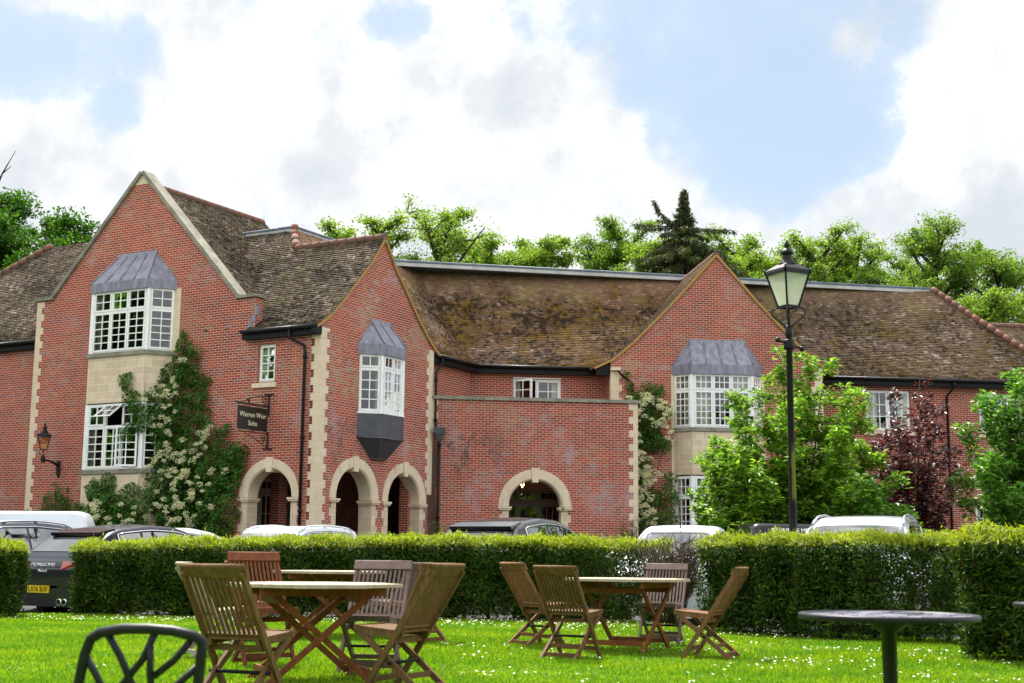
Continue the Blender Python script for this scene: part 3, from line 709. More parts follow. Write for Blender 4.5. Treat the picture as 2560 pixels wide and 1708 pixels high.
roof(R1, prof, 4.0, lambda s: -.06 if s < 3.28 else 3.45+(s-3.28)*.93, lambda s: 2.62 if s < .3 else 7.0, TILE_A)
RB = Fr(K0+b_*6.06+b_*.26, nB, b_)                            # far slope of the middle gable
roof(RB, prof, 3.3, cst(-3.9), cst(.06), TILE_A)
R2 = Fr(K0+nB*-.03, b_, nB)
roof(R2, prof, 3.98, lambda s: 3.72-(3.98-s)*1.0 if s > 2 else 5.0, cst(12.0), TILE_C)
R3 = Fr(K0+nC*-7.25, c_, nC)
roof(R3, prof, 4.0, cst(2.9), cst(14.0), TILE_C)
R4 = Fr(K0+nC*-7.85, c_, nC)
roof(R4, prof, 4.06, cst(14.2), lambda s: 23.75+(4.06-s)*1.05, TILE_E)
R5 = Fr(K0+a_*2.6, -nA, -a_)                                  # right slope of the big gable wing
roof(R5, lambda s: 7.98+s, 4.67, cst(.30), cst(6.0), TILE_A)
R5b = Fr(K0+a_*11.94, -nA, a_); roof(R5b, lambda s: 7.98+s, 4.67, cst(.30), cst(6.0), TILE_A)
R6 = Fr(K0+nC*-6.4+c_*9.1, -nC, -c_); roof(R6, profD, 4.32, cst(-.05), cst(5.2), TILE_E)
R7 = Fr(K0+nC*-6.4+c_*17.74, -nC, c_); roof(R7, profD, 4.32, cst(-.05), cst(5.2), TILE_E)
def profL(s): return prof(s)+.42
R8 = Fr(K0+nA*-.2, a_, nA); roof(R8, profL, 4.4, cst(10.9), lambda s: 16.4+(4.4-s)*1.6, TILE_A)
R9 = Fr(K0+nC*-12.6, c_, nC); roof(R9, lambda s: 7.4+s*.98, 3.7, cst(24), cst(38), TILE_E)
hipL = [R8.P(16.4+(4.4-s)*1.6, -s, profL(s)+.05) for s in (4.4, 3.0, 1.5, .3)]
# flat lead deck with its rolled edge
cor = [FA.P(7.3, -3.74, 0), FA.P(4.1, -3.74, 0), FB.P(9.65, -4.01, 0), FE.P(23.75, -3.71, 0), FE.P(23.75, -10, 0), FA.P(7.3, -16, 0)]
m = MB(); m.face([V((p.x, p.y, 11.50)) for p in cor]); hb(m, 'flat_roof', DECKM)
Z = lambda p, z: V((p.x, p.y, z))
for p, q in ((cor[0], cor[1]), (cor[1], cor[2]), (cor[2], cor[3])):
    d = (q-p).normalized(); sd = V((d.y, -d.x, 0))
    m = MB(); m.ribbon([Z(p, 11.5), Z(q, 11.5)], sd, -.1, .035, -.02, .115); o = hb(m, 'flashing', FLASH)
    m = MB(); m.tube([Z(p, 11.655)+sd*-.02, Z(q, 11.655)+sd*-.02], .06, 8); m.ribbon([Z(p, 11.5), Z(q, 11.5)], sd, -.12, .055, .117, .165); hb(m, 'deck_edge', DECKM)
m = MB(); p, q = FL.P(16.4, -4.15, 12.35), FA.P(10.6, -4.6, 12.35); m.ribbon([p, q], nA, -.1, .04, -.45, -.28); hb(m, 'flashing', FLASH)
m = MB(); m.ribbon([p, q], nA, -.12, .06, -.275, -.12); hb(m, 'deck_edge', DECKM)
m = MB(); m.face([FL.P(16.4, -4.15, 12.05), FA.P(8, -4.6, 12.05), FA.P(8, -10, 12.05), FL.P(16.4, -10, 12.05)]); hb(m, 'flat_roof', DECKM)
# half-round ridge and hip tiles
def ridge(pts, r=.125, seg=.33):
    m = MB(); L = 0
    for a, b in zip(pts, pts[1:]):
        a, b = V(a), V(b); n = max(1, int((b-a).length/seg))
        for k in range(n):
            p, q = a.lerp(b, k/n), a.lerp(b, (k+.96)/n); m.tube([p, q], [r, r*1.06], 10)
    hb(m, 'ridge_tiles', RIDGE)
ridge([FA.P(-.05, -3.04, 10.72), FA.P(3.45, -3.04, 10.72)])
ridge([FA.P(3.42, -3.02, 10.74), FA.P(4.08, -3.72, 11.52), FA.P(4.1, -3.76, 11.72)], .115, .36)
ridge([FA.P(7.27, -.35, 12.63), FA.P(7.27, -5.9, 12.63)]); ridge(hipL, .13); 
ridge([FD.P(13.42, .06, 11.46), FD.P(13.42, -4.7, 11.46)], .11)
ridge([R4.P(23.75+(4.06-s)*1.05, -s, prof(s)+.06) for s in (4.06, 3, 2, 1.2, .6, 0)], .13)
ridge([R9.P(24, -3.7, 11.06), R9.P(38, -3.7, 11.06)])
# verges
for F_, pl_, nm in ((FB, PB, 0), (FB, PBr, 1), (FD, DV, 0), (FD, DVr, 1)):
    m = MB(); m.ribbon([F_.P(u, 0, z) for u, z in pl_], F_.n, -.05, .07, -.07, .012); hb(m, 'verge', LICH)
# lead soaker and valley flashing beside the kneeler
m = MB()
for k in range(3): m.fbox(FA, 2.33-.0*k+.12*k, 2.47+.12*k, -.02, .012, 7.98-.2*k, 8.18-.2*k if k else 8.25)
hb(m, 'flashing', LEAD)

# ------------------------------------------------------------------ gutters, fascias, downpipes
def gutter(p, q, n, z, fas=None, soff=.26):
    m = MB(); m.tube([p+UP*z, q+UP*z], .062, 8); o = hb(m, 'gutter', BLACK)
    m = MB(); d = (q-p); m.ribbon([p+n*-.075+UP*(z-.06), q+n*-.075+UP*(z-.06)], n, -.22, 0, -.16, .03); hb(m, 'fascia', BLACKW)
gutter(FA.P(-.02, .30, 0), FA.P(2.74, .30, 0), nA, 7.44)
m = MB(); m.fbox(FA, -.03, .10, .0, .33, 7.24, 7.5); hb(m, 'fascia', BLACKW)
g2a, g2b = F2.P(6.05, .36, 0), F2.P(8.93, .36, 0); gutter(g2a, g2b, nB, 7.44)
g3a, g3b = R3.P(5.15, .05, 0), R3.P(9.55, .05, 0); gutter(g3a, g3b, nC, 7.44)
gutter(R4.P(16.6, .05, 0), R4.P(28, .05, 0), nC, 7.44)
gutter(R8.P(11.72, .05, 0), R8.P(21, .05, 0), nA, 7.86)
m = MB(); m.fbox(FB, 5.98, 6.25, -.30, -.02, 7.22, 7.55); m.fbox(FD, 9.2, 9.66, -.33, -.03, 7.12, 7.5); hb(m, 'fascia', BLACKW)
def downpipe(pts, r=.042, brk=()):
    m = MB(); m.tube(pts, r, 10)
    for p in brk: m.tube([V(p)-UP*.05, V(p)+UP*.05], r*1.45, 10)
    return hb(m, 'downpipe', BLACK)
downpipe([FA.P(.92, .30, 7.40), FA.P(.92, .30, 7.15), FA.P(.52, .09, 6.92), FA.P(.50, .08, 6.7), FA.P(.50, .08, -.2)], brk=[FA.P(.50, .08, z) for z in (6.6, 4.3, 2.2)])
downpipe([F2.P(6.5, .36, 7.40), F2.P(6.5, .36, 7.18), FB.P(6.03, .09, 6.85), FB.P(6.03, .09, 6.7), FB.P(6.03, .09, 5.2), FC.P(.12, .16, 5.0)], brk=[FB.P(6.03, .09, z) for z in (6.6, 5.3)])
m = MB(); h8 = lambda z, r: [FC.P(.22-r, .13-r*.6, z), FC.P(.22+r, .13-r*.6, z), FC.P(.22+r, .13+r*.6, z), FC.P(.22-r, .13+r*.6, z)]
m.hexa(h8(4.86, .17)+h8(5.06, .19)); m.hexa(h8(4.6, .06)+h8(4.858, .15)); hb(m, 'rainwater_hopper', LEADD)
downpipe([FC.P(.22, .12, 4.62), FC.P(.22, .12, -.2)], brk=[FC.P(.22, .12, z) for z in (4.5, 2.2)])
downpipe([FD.P(9.9, .12, 7.3), FD.P(10.05, .12, 7.1), FD.P(10.42, .08, 6.85), FD.P(10.42, .08, 5.9)])
m = MB(); m.fbox(FD, 9.66, 10.0, .0, .16, 7.28, 7.38); hb(m, 'kneeler_stone', STN)
downpipe([R4.P(22.6, .05, 7.4), R4.P(22.6, .05, 7.2), FE.P(22.45, .08, 6.9), FE.P(22.45, .08, 0)])
# ------------------------------------------------------------------ lanterns, lamp post, sign
BULB = bpy.data.materials.new('lit_bulb'); BULB.use_nodes = True; _t = NT(BULB.node_tree); _t.n.clear()
_t.node('ShaderNodeOutputMaterial', ins={0: _t.node('ShaderNodeEmission', ins={0: (1, .62, .22, 1), 1: 9.0}).outputs[0]})
LGLASS = bpy.data.materials.new('frosted_lamp_glass'); LGLASS.use_nodes = True; _t = NT(LGLASS.node_tree); _t.n.clear()
_a = _t.node('ShaderNodeBsdfTranslucent', ins={0: (.82, .86, .74, 1)}); _b = _t.node('ShaderNodeBsdfPrincipled', ins={'Base Color': (.82, .82, .68, 1), 'Roughness': .2})
_c = _t.node('ShaderNodeBsdfTransparent', ins={0: (.9, .93, .85, 1)})
_d = _t.node('ShaderNodeMixShader', ins={0: .5, 1: _a.outputs[0], 2: _b.outputs[0]})
_t.node('ShaderNodeOutputMaterial', ins={0: _t.node('ShaderNodeMixShader', ins={0: .28, 1: _d.outputs[0], 2: _c.outputs[0]}).outputs[0]})
AMBER = mat_glass('amber_lamp_glass', (.85, .66, .36), .05)
IRON = mat_noise('weathered_black_iron', (.007, .007, .008), (.016, .015, .018), 6, .42, 5); IRON.node_tree.nodes['Principled BSDF'].inputs['Specular IOR Level'].default_value = .2
def lantern(root, z, s, rot, glass, vz=.88, hs=.75):
    q = lambda h, zz: [(h*hs*cos(rot+pi/4+k*pi/2)*1.414, h*hs*sin(rot+pi/4+k*pi/2)*1.414, z+zz*s*vz) for k in range(4)]
    m = MB(); lo, hi = q(.135*s, 0), q(.285*s, .55)
    for k in range(4):
        m.beam(lo[k], hi[k], .026*s, .026*s); m.beam(lo[k], lo[(k+1) % 4], .03*s, .03*s); m.beam(hi[k], hi[(k+1) % 4], .035*s, .05*s)
        c = V(hi[k]); c2 = V((c.x*1.13, c.y*1.13, c.z+.075*s)); m.tube([c, c2], [.03*s, .006*s], 6)
    o = m.build('lantern_frame', IRON, root)
    g = MB(); lo, hi = q(.132*s, .01), q(.280*s, .54)
    for k in range(4): g.face([lo[k], lo[(k+1) % 4], hi[(k+1) % 4], hi[k]])
    g.build('lantern_glass', glass, root)
    r = MB(); a, b, c = q(.315*s, .555), q(.30*s, .60), q(.145*s, .70)
    for p1, p2 in ((a, b), (b, c)):
        for k in range(4): r.face([p1[k], p1[(k+1) % 4], p2[(k+1) % 4], p2[k]])
    r.face(a); r.lathe([(h*s*.82, zz*s*vz) for h, zz in ((.16, .69), (.15, .72), (.125, .735), (.125, .76), (.10, .775), (.085, .83), (.075, .87), (.115, .875), (.11, .90), (.085, .945), (.04, .965), (.03, .985), (.045, 1.0), (.05, 1.03), (.03, 1.07), (.012, 1.10), (.002, 1.13))], 20, (0, 0, z))
    r.build('lantern_roof', IRON, root)
lp = thing('lamp_post', 'tall black cast iron street lamp with square glazed lantern behind the right hedge', 'street lamp', (3.92, 19.0, -.15))
m = MB(); m.lathe([(.16, -.05), (.16, .5), (.12, .55), (.10, .9), (.057, .95), (.055, 1.9), (.049, 2.3), (.043, 4.25), (.052, 4.27), (.052, 4.36), (.045, 4.37), (.045, 4.42)], 18); m.tube([(0, 0, 4.4), (0, 0, 4.7)], .02, 8)
POSTM = mat_noise('post_paint_mossy', (.014, .014, .015), (.02, .02, .022), 4, .4)
_t = NT(POSTM.node_tree); _bs = _t.n['Principled BSDF']; _bs.inputs['Specular IOR Level'].default_value = .18; _ob = _t.node('ShaderNodeTexCoord').outputs['Object']; _s = _t.node('ShaderNodeSeparateXYZ', ins={0: _ob})
_z = _t.math('ADD', _s.outputs[2], _t.math('MULTIPLY', _t.noise(_ob, 9, 4), .35)); _ms = _t.math('MULTIPLY', _t.step(_z, 2.05, 2.25), _t.math('SUBTRACT', 1.0, _t.step(_z, 2.75, 2.95)))
_ms = _t.math('MULTIPLY', _ms, _t.step(_t.math('ADD', _s.outputs[0], _t.math('MULTIPLY', _t.noise(_t.vm('MULTIPLY', _ob, (1, 1, .3)).outputs[0], 30, 3), .03)), -.006, .012))
_t.l.new(_t.mix(_ms, (.008, .008, .009), (.12, .13, .010)), _bs.inputs['Base Color'])
m.build('post', POSTM, lp)
m = MB(); m.tube([(-.17, -.05, 4.2), (.19, .05, 4.09)], .02, 8)
for x, y, z in ((-.17, -.05, 4.2), (.19, .05, 4.09)): m.lathe([(.0, -.04), (.03, -.028), (.04, 0), (.03, .028), (0, .04)], 10, (x, y, z))
m.lathe([(.075, 4.07), (.08, 4.1), (.08, 4.18), (.075, 4.21)], 14); m.build('ladder_bar', IRON, lp)
m = MB()
for k in range(4):
    an = pi/4+k*pi/2+R(28)
    pts = [(.03, 4.36), (.06, 4.42), (.16, 4.50), (.23, 4.56), (.235, 4.63), (.19, 4.66), (.15, 4.68)]
    m.tube([(r*cos(an), r*sin(an), z) for r, z in pts], .011, 6)
m.build('scroll_bracket', IRON, lp); lantern(lp, 4.68, 1.0, R(28), LGLASS)

wl = thing('wall_lantern', 'small black wall lantern with amber glass on an iron arm by the lower bay', 'wall lamp', tuple(FA.P(10.24, .68, 0)))
lantern(wl, 4.16, .88, R(20), AMBER)
m = MB(); n0 = nA*-.68; m.tube([V((0, 0, 3.86)), V((0, 0, 4.2))], .016, 8); m.box((0, 0, 3.86), (.11, .11, .2))
m.tube([V((0, 0, 3.84)), nA*-.25+UP*3.83, nA*-.5+UP*3.76, n0+UP*3.66], [.028, .032, .045, .06], 8); m.box(n0*.97+UP*3.62, (.11, .11, .45)); m.lathe([(.06, 3.4), (.0, 3.28)], 8, tuple(n0*.97))
for s_ in (-1, 1): m.tube([V((.0, 0, 3.98)), V((s_*.10, 0, 4.0)), V((s_*.13, 0, 4.1)), V((s_*.11, 0, 4.17))], .008, 6)
m.build('bracket', IRON, wl)
for nm, p, lab in (('pendant_lamp', FB.P(4.25, -1.1, 3.42), 'lit pendant lantern hanging inside the right of the two arches beneath the oriel'), ('pendant_lamp', FC.P(3.05, -.9, 3.42), 'lit pendant lantern hanging inside the lone arch of the low terrace wall')):
    pt = thing(nm, lab, 'lamp', tuple(p)); m = MB(); m.tube([(0, 0, 0), (0, 0, .6)], .008, 6)
    for k in range(6):
        an = k*pi/3; m.beam((.1*cos(an), .1*sin(an), -.30), (.14*cos(an), .14*sin(an), -.02), .012, .012)
    m.lathe([(.15, -.02), (.14, .01), (.02, .07)], 6); m.lathe([(.10, -.32), (.10, -.30), (.02, -.30)], 6); m.build('cage', IRON, pt)
    for dx, dz in ((-.05, -.08), (.05, -.1), (.0, -.16)):
        m = MB(); m.lathe([(.0, -.035), (.018, -.02), (.022, 0), (.012, .025), (0, .04)], 8, (dx, .02, dz)); m.build('bulb', BULB, pt)

sg = thing('hanging_sign', 'dark hanging sign reading Warren Weir Suite on scrolled iron brackets', 'sign', tuple(FA.P(1.80, 0, 0)))
SGN = mat_noise('sign_board', (.012, .012, .010), (.022, .022, .018), 5, .45)
fs = Fr((0, 0, 0), nA, -a_)             # u out from the wall, n towards the viewer's right
m = MB(); m.fbox(fs, .12, 1.34, -.02, .02, 4.48, 5.13); bo = m.build('board', SGN, sg)
m = MB(); 
for u0, u1, z0, z1 in ((.12, 1.34, 5.10, 5.135), (.12, 1.34, 4.475, 4.505), (.12, .15, 4.5, 5.1), (1.31, 1.34, 4.5, 5.1)): m.fbox(fs, u0, u1, -.028, .028, z0, z1)
m.build('board_rim', SGN, bo)
def text(body, size, pos, xdir, up, mat, parent, name, ext=.004, sx=1.0, align='CENTER'):
    cu = bpy.data.curves.new(name, 'FONT'); cu.body = body; cu.size = size; cu.extrude = ext; cu.align_x = align; cu.align_y = 'CENTER'
    cu.materials.append(mat); tmp = bpy.data.objects.new(name, cu); COL.objects.link(tmp); bpy.context.view_layer.update()
    me = bpy.data.meshes.new_from_object(tmp.evaluated_get(bpy.context.evaluated_depsgraph_get())); bpy.data.objects.remove(tmp); me.name = name
    o = bpy.data.objects.new(name, me); COL.objects.link(o); o.parent = parent
    x = V(xdir).normalized(); y = V(up).normalized(); z = x.cross(y); Mx = Matrix.Identity(4)
    for i in range(3): Mx[i][0], Mx[i][1], Mx[i][2], Mx[i][3] = x[i]*sx, y[i], z[i], pos[i]
    o.matrix_local = Mx; return o
GOLD = principled('pale_gold_lettering', (.72, .66, .45), .5)
text('Warren Weir', .205, fs.P(.73, .026, 4.90), -nA, UP, GOLD, bo, 'lettering'); text('Suite', .205, fs.P(.73, .026, 4.66), -nA, UP, GOLD, bo, 'lettering')
m = MB(); m.beam(fs.P(.02, 0, 4.95), fs.P(.02, 0, 5.58), .05, .04); m.fbox(fs, -.0, .035, -.16, .16, 5.55, 5.59); m.beam(fs.P(-.0, 0, 5.22), fs.P(1.52, 0, 5.22), .035, .035); m.beam(fs.P(.0, 0, 5.18), fs.P(1.4, 0, 5.18), .02, .02)
m.tube([fs.P(.05, 0, 5.52), fs.P(.5, 0, 5.47), fs.P(.95, 0, 5.36), fs.P(1.15, 0, 5.23)], .012, 6)
def scroll(m, c, r, t=2.2, s=1):
    m.tube([fs.P(c[0]+s*r*(1-k/26)*cos(k*t*2*pi/22), 0, c[1]+r*(1-k/26)*sin(k*t*2*pi/22)) for k in range(22)], .010, 6)
scroll(m, (.22, 5.37), .13); scroll(m, (.9, 5.30), .07)
m.beam(fs.P(.02, 0, 3.98), fs.P(.02, 0, 4.46), .05, .04); m.fbox(fs, 0, .035, -.16, .16, 3.97, 4.01); m.beam(fs.P(0, 0, 4.42), fs.P(1.3, 0, 4.42), .025, .025); m.tube([fs.P(.05, 0, 4.02), fs.P(.6, 0, 4.24), fs.P(1.1, 0, 4.41)], .012, 6); scroll(m, (.2, 4.26), .11)
m.tube([fs.P(.06, 0, 5.2), fs.P(.06, 0, 4.4)], .012, 6)
m.build('bracket', IRON, sg)

# ------------------------------------------------------------------ plants
def rb(*c): n = len(c)-1; return [(i/n, k) for i, k in enumerate(c)]
LF_CLIMB = mat_leaf('climber_leaves', rb((.016, .055, .008), (.036, .11, .013), (.062, .165, .018), (.11, .235, .026)), .38, .4, .2)
LF_SHRUB = mat_leaf('shrub_leaves', rb((.05, .13, .015), (.11, .235, .02), (.20, .34, .028), (.34, .48, .05)), .45, .38, .3)
LF_SHRUB2 = mat_leaf('shrub_leaves_deep', rb((.035, .115, .018), (.075, .20, .024), (.13, .29, .032), (.23, .40, .05)), .4, .35, .35)
LF_PURP = mat_leaf('purple_leaves', rb((.035, .012, .018), (.06, .015, .02), (.09, .02, .025), (.18, .02, .02)), .3, .32, .6)
LF_TREE = mat_leaf('alder_leaves', rb((.085, .155, .024), (.135, .22, .03), (.195, .285, .038), (.28, .37, .06)), .5, .5, .2)
LF_TREE2 = mat_leaf('ash_leaves', rb((.08, .15, .022), (.13, .215, .028), (.185, .28, .036)), .5, .5, .2)
LF_OAK = mat_leaf('oak_leaves', rb((.022, .07, .008), (.04, .11, .01), (.07, .17, .014)), .45, .5, .2)
LF_CON = mat_leaf('spruce_needles', rb((.022, .036, .016), (.04, .058, .02), (.062, .08, .024), (.10, .10, .03)), .25, .6, .15)
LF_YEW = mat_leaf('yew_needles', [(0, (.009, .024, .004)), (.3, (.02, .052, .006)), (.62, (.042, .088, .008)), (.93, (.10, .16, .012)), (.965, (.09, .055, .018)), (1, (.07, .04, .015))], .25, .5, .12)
LF_YEWTOP = mat_leaf('yew_growth_sun_tint', rb((.11, .18, .010), (.20, .27, .014), (.29, .32, .018), (.36, .36, .03)), .45, .5)  # yellow new growth, colour brightened to paint sunlight on the hedge tops
LF_OLEAN = mat_leaf('narrow_leaves', rb((.05, .10, .02), (.10, .18, .04), (.18, .25, .09)), .35, .4)
PETAL = mat_leaf('cream_petals', rb((.62, .60, .38), (.72, .70, .48), (.66, .62, .34)), .3, .7, .1)
BARK = mat_noise('bark', (.035, .028, .022), (.075, .06, .045), 8, .95, 6, bump=.3)
TWIG = mat_noise('twigs', (.05, .035, .022), (.11, .08, .055), 9, .9)

def blob_points(blobs, per, fr=None):
    out = []; nr = []
    for (u, z, r, d) in blobs:
        n = int(per*r*r); k = RNG.uniform(0, 1, n)**.6; an = RNG.uniform(0, 2*pi, n)
        uu = u+r*k*np.cos(an); zz = z+r*k*np.sin(an)*1.05
        nn = d*np.sqrt(np.maximum(0, 1-k*k*.9))*RNG.uniform(.55, 1.05, n)+.02
        bump = .10*np.sin(uu*9+zz*5)+.08*np.sin(zz*13-uu*6); nn = np.maximum(.02, nn+bump*d*2)
        if d >= .7: nn = .66+np.abs(nn)*(d-.55)*RNG.uniform(.3, 1.0, n)+.04
        out.append(np.stack([uu, nn, zz], 1))
    return np.concatenate(out)
def to_world(fr, q): return np.array(fr.o)[None]+q[:, :1]*np.array(fr.u)[None]+q[:, 1:2]*np.array(fr.n)[None]+q[:, 2:3]*np.array((0, 0, 1.))[None]
def climber(name, label, cat, fr, blobs, per, fl_blobs, nfl, leaf=.11, fsize=.10):
    q = blob_points(blobs, per); pos = to_world(fr, q); n = len(pos)
    out = np.array(fr.n)[None]*1.0+np.array((0, 0, .75))[None]
    P = leaf_quads(pos, leaf, leaf*.8, nrm=np.repeat(out, n, 0), dirs=np.repeat(np.array(fr.n)[None]*.4+np.array((0, 0, -.7))[None], n, 0), jit=.55)
    base = V(fr.P(blobs[0][0], 0, 0)); root = thing(name, label, cat, tuple(base)); P -= np.array(base)[None, None]
    quads('foliage', P, LF_CLIMB, root)
    m = MB()
    bs = sorted(blobs, key=lambda b: b[1]); tr = bs[0]
    for b in bs[1:]:
        mid = fr.P((tr[0]+b[0])/2+random.uniform(-.1, .1), .05, (b[1]+tr[1])/2*.9)-base
        m.tube([fr.P(tr[0], .04, max(.0, tr[1]-tr[2]))-base, mid, fr.P(b[0], .06, b[1])-base], [.03, .02, .008], 6)
    m.build('stem', TWIG, root)
    if fl_blobs:
        cs = []
        for (u, z, r, d) in fl_blobs:
            k = int(nfl*r*r*6)+1
            for _ in range(k):
                rr = r*math.sqrt(random.random()); an = random.uniform(0, 2*pi)
                cs.append((u+rr*cos(an), d*math.sqrt(max(.1, 1-(rr/r)**2*.7))*1.02+.14, z+rr*sin(an)))
        q = []
        for c in cs:
            s = fsize*random.uniform(.6, 1.25); k = 46; r = np.sqrt(RNG.uniform(0, 1, k))*s; an = RNG.uniform(0, 2*pi, k)
            q.append(np.stack([c[0]+r*np.cos(an), c[1]+RNG.uniform(-.02, .05, k)+.03, c[2]+r*np.sin(an)*.55-r*.15], 1))
        q = np.concatenate(q); pos = to_world(fr, q)
        P = leaf_quads(pos, .036, .034, nrm=np.repeat(out, len(pos), 0), jit=.4)-np.array(base)[None, None]
        quads('blossom', P, PETAL, root)
    return root
HYA = [(5.2, .8, 1.3, .45), (4.0, 1.2, 1.1, .5), (3.6, 2.2, .95, .42), (5.0, 2.0, 1.0, .5), (6.4, 1.2, 1.1, .75), (7.2, 1.5, .95, 1.0), (7.3, 2.0, .8, .95), (7.9, 1.7, .7, .95), (8.3, 1.9, .45, .9), (7.4, 2.45, .55, .9), (7.85, 2.85, .36, .85), (7.3, 3.1, .3, .8), (8.5, 2.3, .25, .8), (6.3, 2.3, .75, .85), (5.6, 2.9, .8, .6), (4.7, 3.1, .85, .42), (3.9, 3.2, .75, .38),
       (5.4, 3.9, .62, .45), (4.7, 4.1, .6, .36), (3.9, 4.4, .45, .32), (3.35, 3.8, .5, .3), (2.9, 3.6, .45, .28), (2.75, 3.95, .28, .22), (3.1, 3.2, .5, .3), (3.3, 4.6, .2, .2), (5.6, 4.7, .62, .5), (5.1, 5.0, .55, .34), (6.1, 5.0, .42, .72), (6.6, 4.6, .3, .85), (6.5, 5.55, .34, .8), (6.75, 6.15, .3, .78),
       (5.9, 5.6, .5, .6), (5.3, 5.8, .58, .36), (5.55, 6.3, .4, .36), (5.1, 6.6, .42, .3), (4.75, 6.35, .4, .26), (5.1, 7.2, .3, .25), (4.6, 7.0, .24, .2), (5.15, 7.6, .14, .16), (4.4, 5.6, .4, .24), (4.2, 5.0, .35, .22), (4.25, 6.1, .24, .18)]
climber('climbing_hydrangea', 'large climbing hydrangea in cream flower covering the wall beside the lower left bay', 'climbing plant', FA, HYA, 2300,
        [(7.7, 1.8, .6, 1.0), (8.1, 1.9, .4, 1.0), (7.3, 2.1, .7, 1.0), (7.0, 1.7, .8, 1.0), (6.5, 1.3, .6, .85), (6.2, 2.2, .6, .9), (5.2, 2.3, .7, .55), (4.6, 3.1, .7, .45), (5.4, 3.6, .6, .5), (4.4, 2.4, .5, .5), (3.8, 2.6, .5, .45), (3.9, 4.5, .36, .36), (4.0, 4.15, .3, .36), (5.5, 4.9, .55, .5), (5.2, 5.6, .5, .4), (5.9, 5.5, .4, .6), (5.4, 6.2, .3, .4), (4.9, 4.1, .5, .4), (4.3, 3.5, .5, .4), (3.3, 3.3, .3, .32), (4.9, 6.6, .22, .32), (4.6, 1.9, .5, .5)], 6.0, .085, .125)
HYD = [(10.4, 2.0, .6, .42), (11.0, 2.0, .5, .5), (10.6, 2.9, .5, .4), (10.35, 3.6, .5, .36), (10.75, 3.9, .45, .36), (10.3, 4.4, .42, .34), (10.6, 4.9, .4, .34), (10.3, 5.3, .36, .3), (10.5, 5.8, .34, .3), (10.9, 5.4, .36, .36), (11.3, 5.6, .36, .36), (11.2, 6.1, .4, .36), (11.6, 5.9, .3, .4), (10.9, 6.3, .36, .28), (11.4, 6.6, .25, .3), (11.0, 6.75, .2, .22), (10.4, 6.75, .16, .18), (10.3, 7.15, .14, .15), (10.5, 6.35, .22, .2), (11.6, 2.3, .4, .5), (11.7, 3.0, .35, .5), (11.75, 3.6, .25, .45), (11.2, 3.0, .3, .34), (11.3, 4.85, .34, .34), (11.6, 4.75, .25, .36), (11.0, 4.9, .3, .3), (11.2, 5.1, .3, .3)]
climber('climbing_hydrangea', 'narrow climbing hydrangea thick with cream flowers beside the right end of terrace wall', 'climbing plant', Fr(FD.o+FD.n*.06-c_*.10, FD.u, FD.n), HYD, 2300,
        [(10.4, 6.0, .35, .42), (10.3, 5.5, .36, .42), (10.7, 6.2, .4, .42), (11.1, 5.9, .5, .45), (11.5, 5.9, .4, .5), (10.3, 5.0, .35, .45), (10.35, 4.5, .5, .46), (10.6, 4.0, .55, .46), (10.3, 3.7, .4, .46), (10.7, 3.5, .4, .46), (10.6, 2.9, .5, .46), (11.1, 3.7, .25, .46), (10.9, 2.4, .35, .5), (11.55, 5.2, .25, .48)], 11, .08, .13)
climber('creeper', 'small leafy creeper at the wall foot beneath the wall lantern', 'climbing plant', FA, [(10.3, 1.6, .62, .3), (10.7, 1.9, .5, .25), (9.9, 1.9, .5, .26), (10.3, 2.4, .5, .2), (10.1, 2.8, .2, .14), (9.75, 2.5, .25, .15), (10.65, 2.65, .14, .12), (10.3, 3.1, .11, .12), (9.75, 2.95, .09, .1), (9.9, 1.2, .5, .3), (10.7, 1.2, .6, .3), (9.5, 2.1, .25, .14)], 1700, None, 0, .075)
climber('creeper', 'tiny leafy creeper by the stone quoin above the white van', 'climbing plant', FA, [(11.4, 1.7, .4, .2), (11.5, 2.1, .24, .14), (11.35, 1.3, .4, .2)], 1500, None, 0, .075)

def spray_plant(name, label, loc, h, w, n, mat, L=.16, W=.03):
    root = thing(name, label, 'shrub', loc); m = MB(); P = []
    for i in range(n):
        an = random.uniform(0, 2*pi); lean = random.uniform(.1, .9)*w; hh = h*random.uniform(.55, 1)
        tip = V((cos(an)*lean, sin(an)*lean, hh)); m.tube([(0, 0, 0), (tip.x*.35, tip.y*.35, hh*.6), tip], [.012, .009, .004], 5)
        k = 34; t = RNG.uniform(.35, 1, k)[:, None]; base = np.array(tip)[None]*t; base[:, 2] = hh*t[:, 0]
        d = np.stack([np.cos(x := RNG.uniform(0, 2*pi, k)), np.sin(x), RNG.uniform(-.1, .7, k)], 1)
        P.append(leaf_quads(base, L, W, dirs=d, nrm=np.repeat(np.array([[0, 0, 1.]]), k, 0), jit=.3))
    m.build('stem', TWIG, root); quads('foliage', np.concatenate(P), mat, root); return root
p = FC.P(.25, .55, 0); spray_plant('narrow_leaf_shrub', 'small narrow leaved shrub growing at the foot of the rainwater pipe', (p.x, p.y, .4), 1.75, .5, 22, LF_OLEAN)
p = FC.P(6.4, .8, 0); spray_plant('narrow_leaf_shrub', 'bushy narrow leaved shrub at the foot of the climbing hydrangea on the terrace end', (p.x, p.y, .4), 1.95, .75, 36, LF_OLEAN)

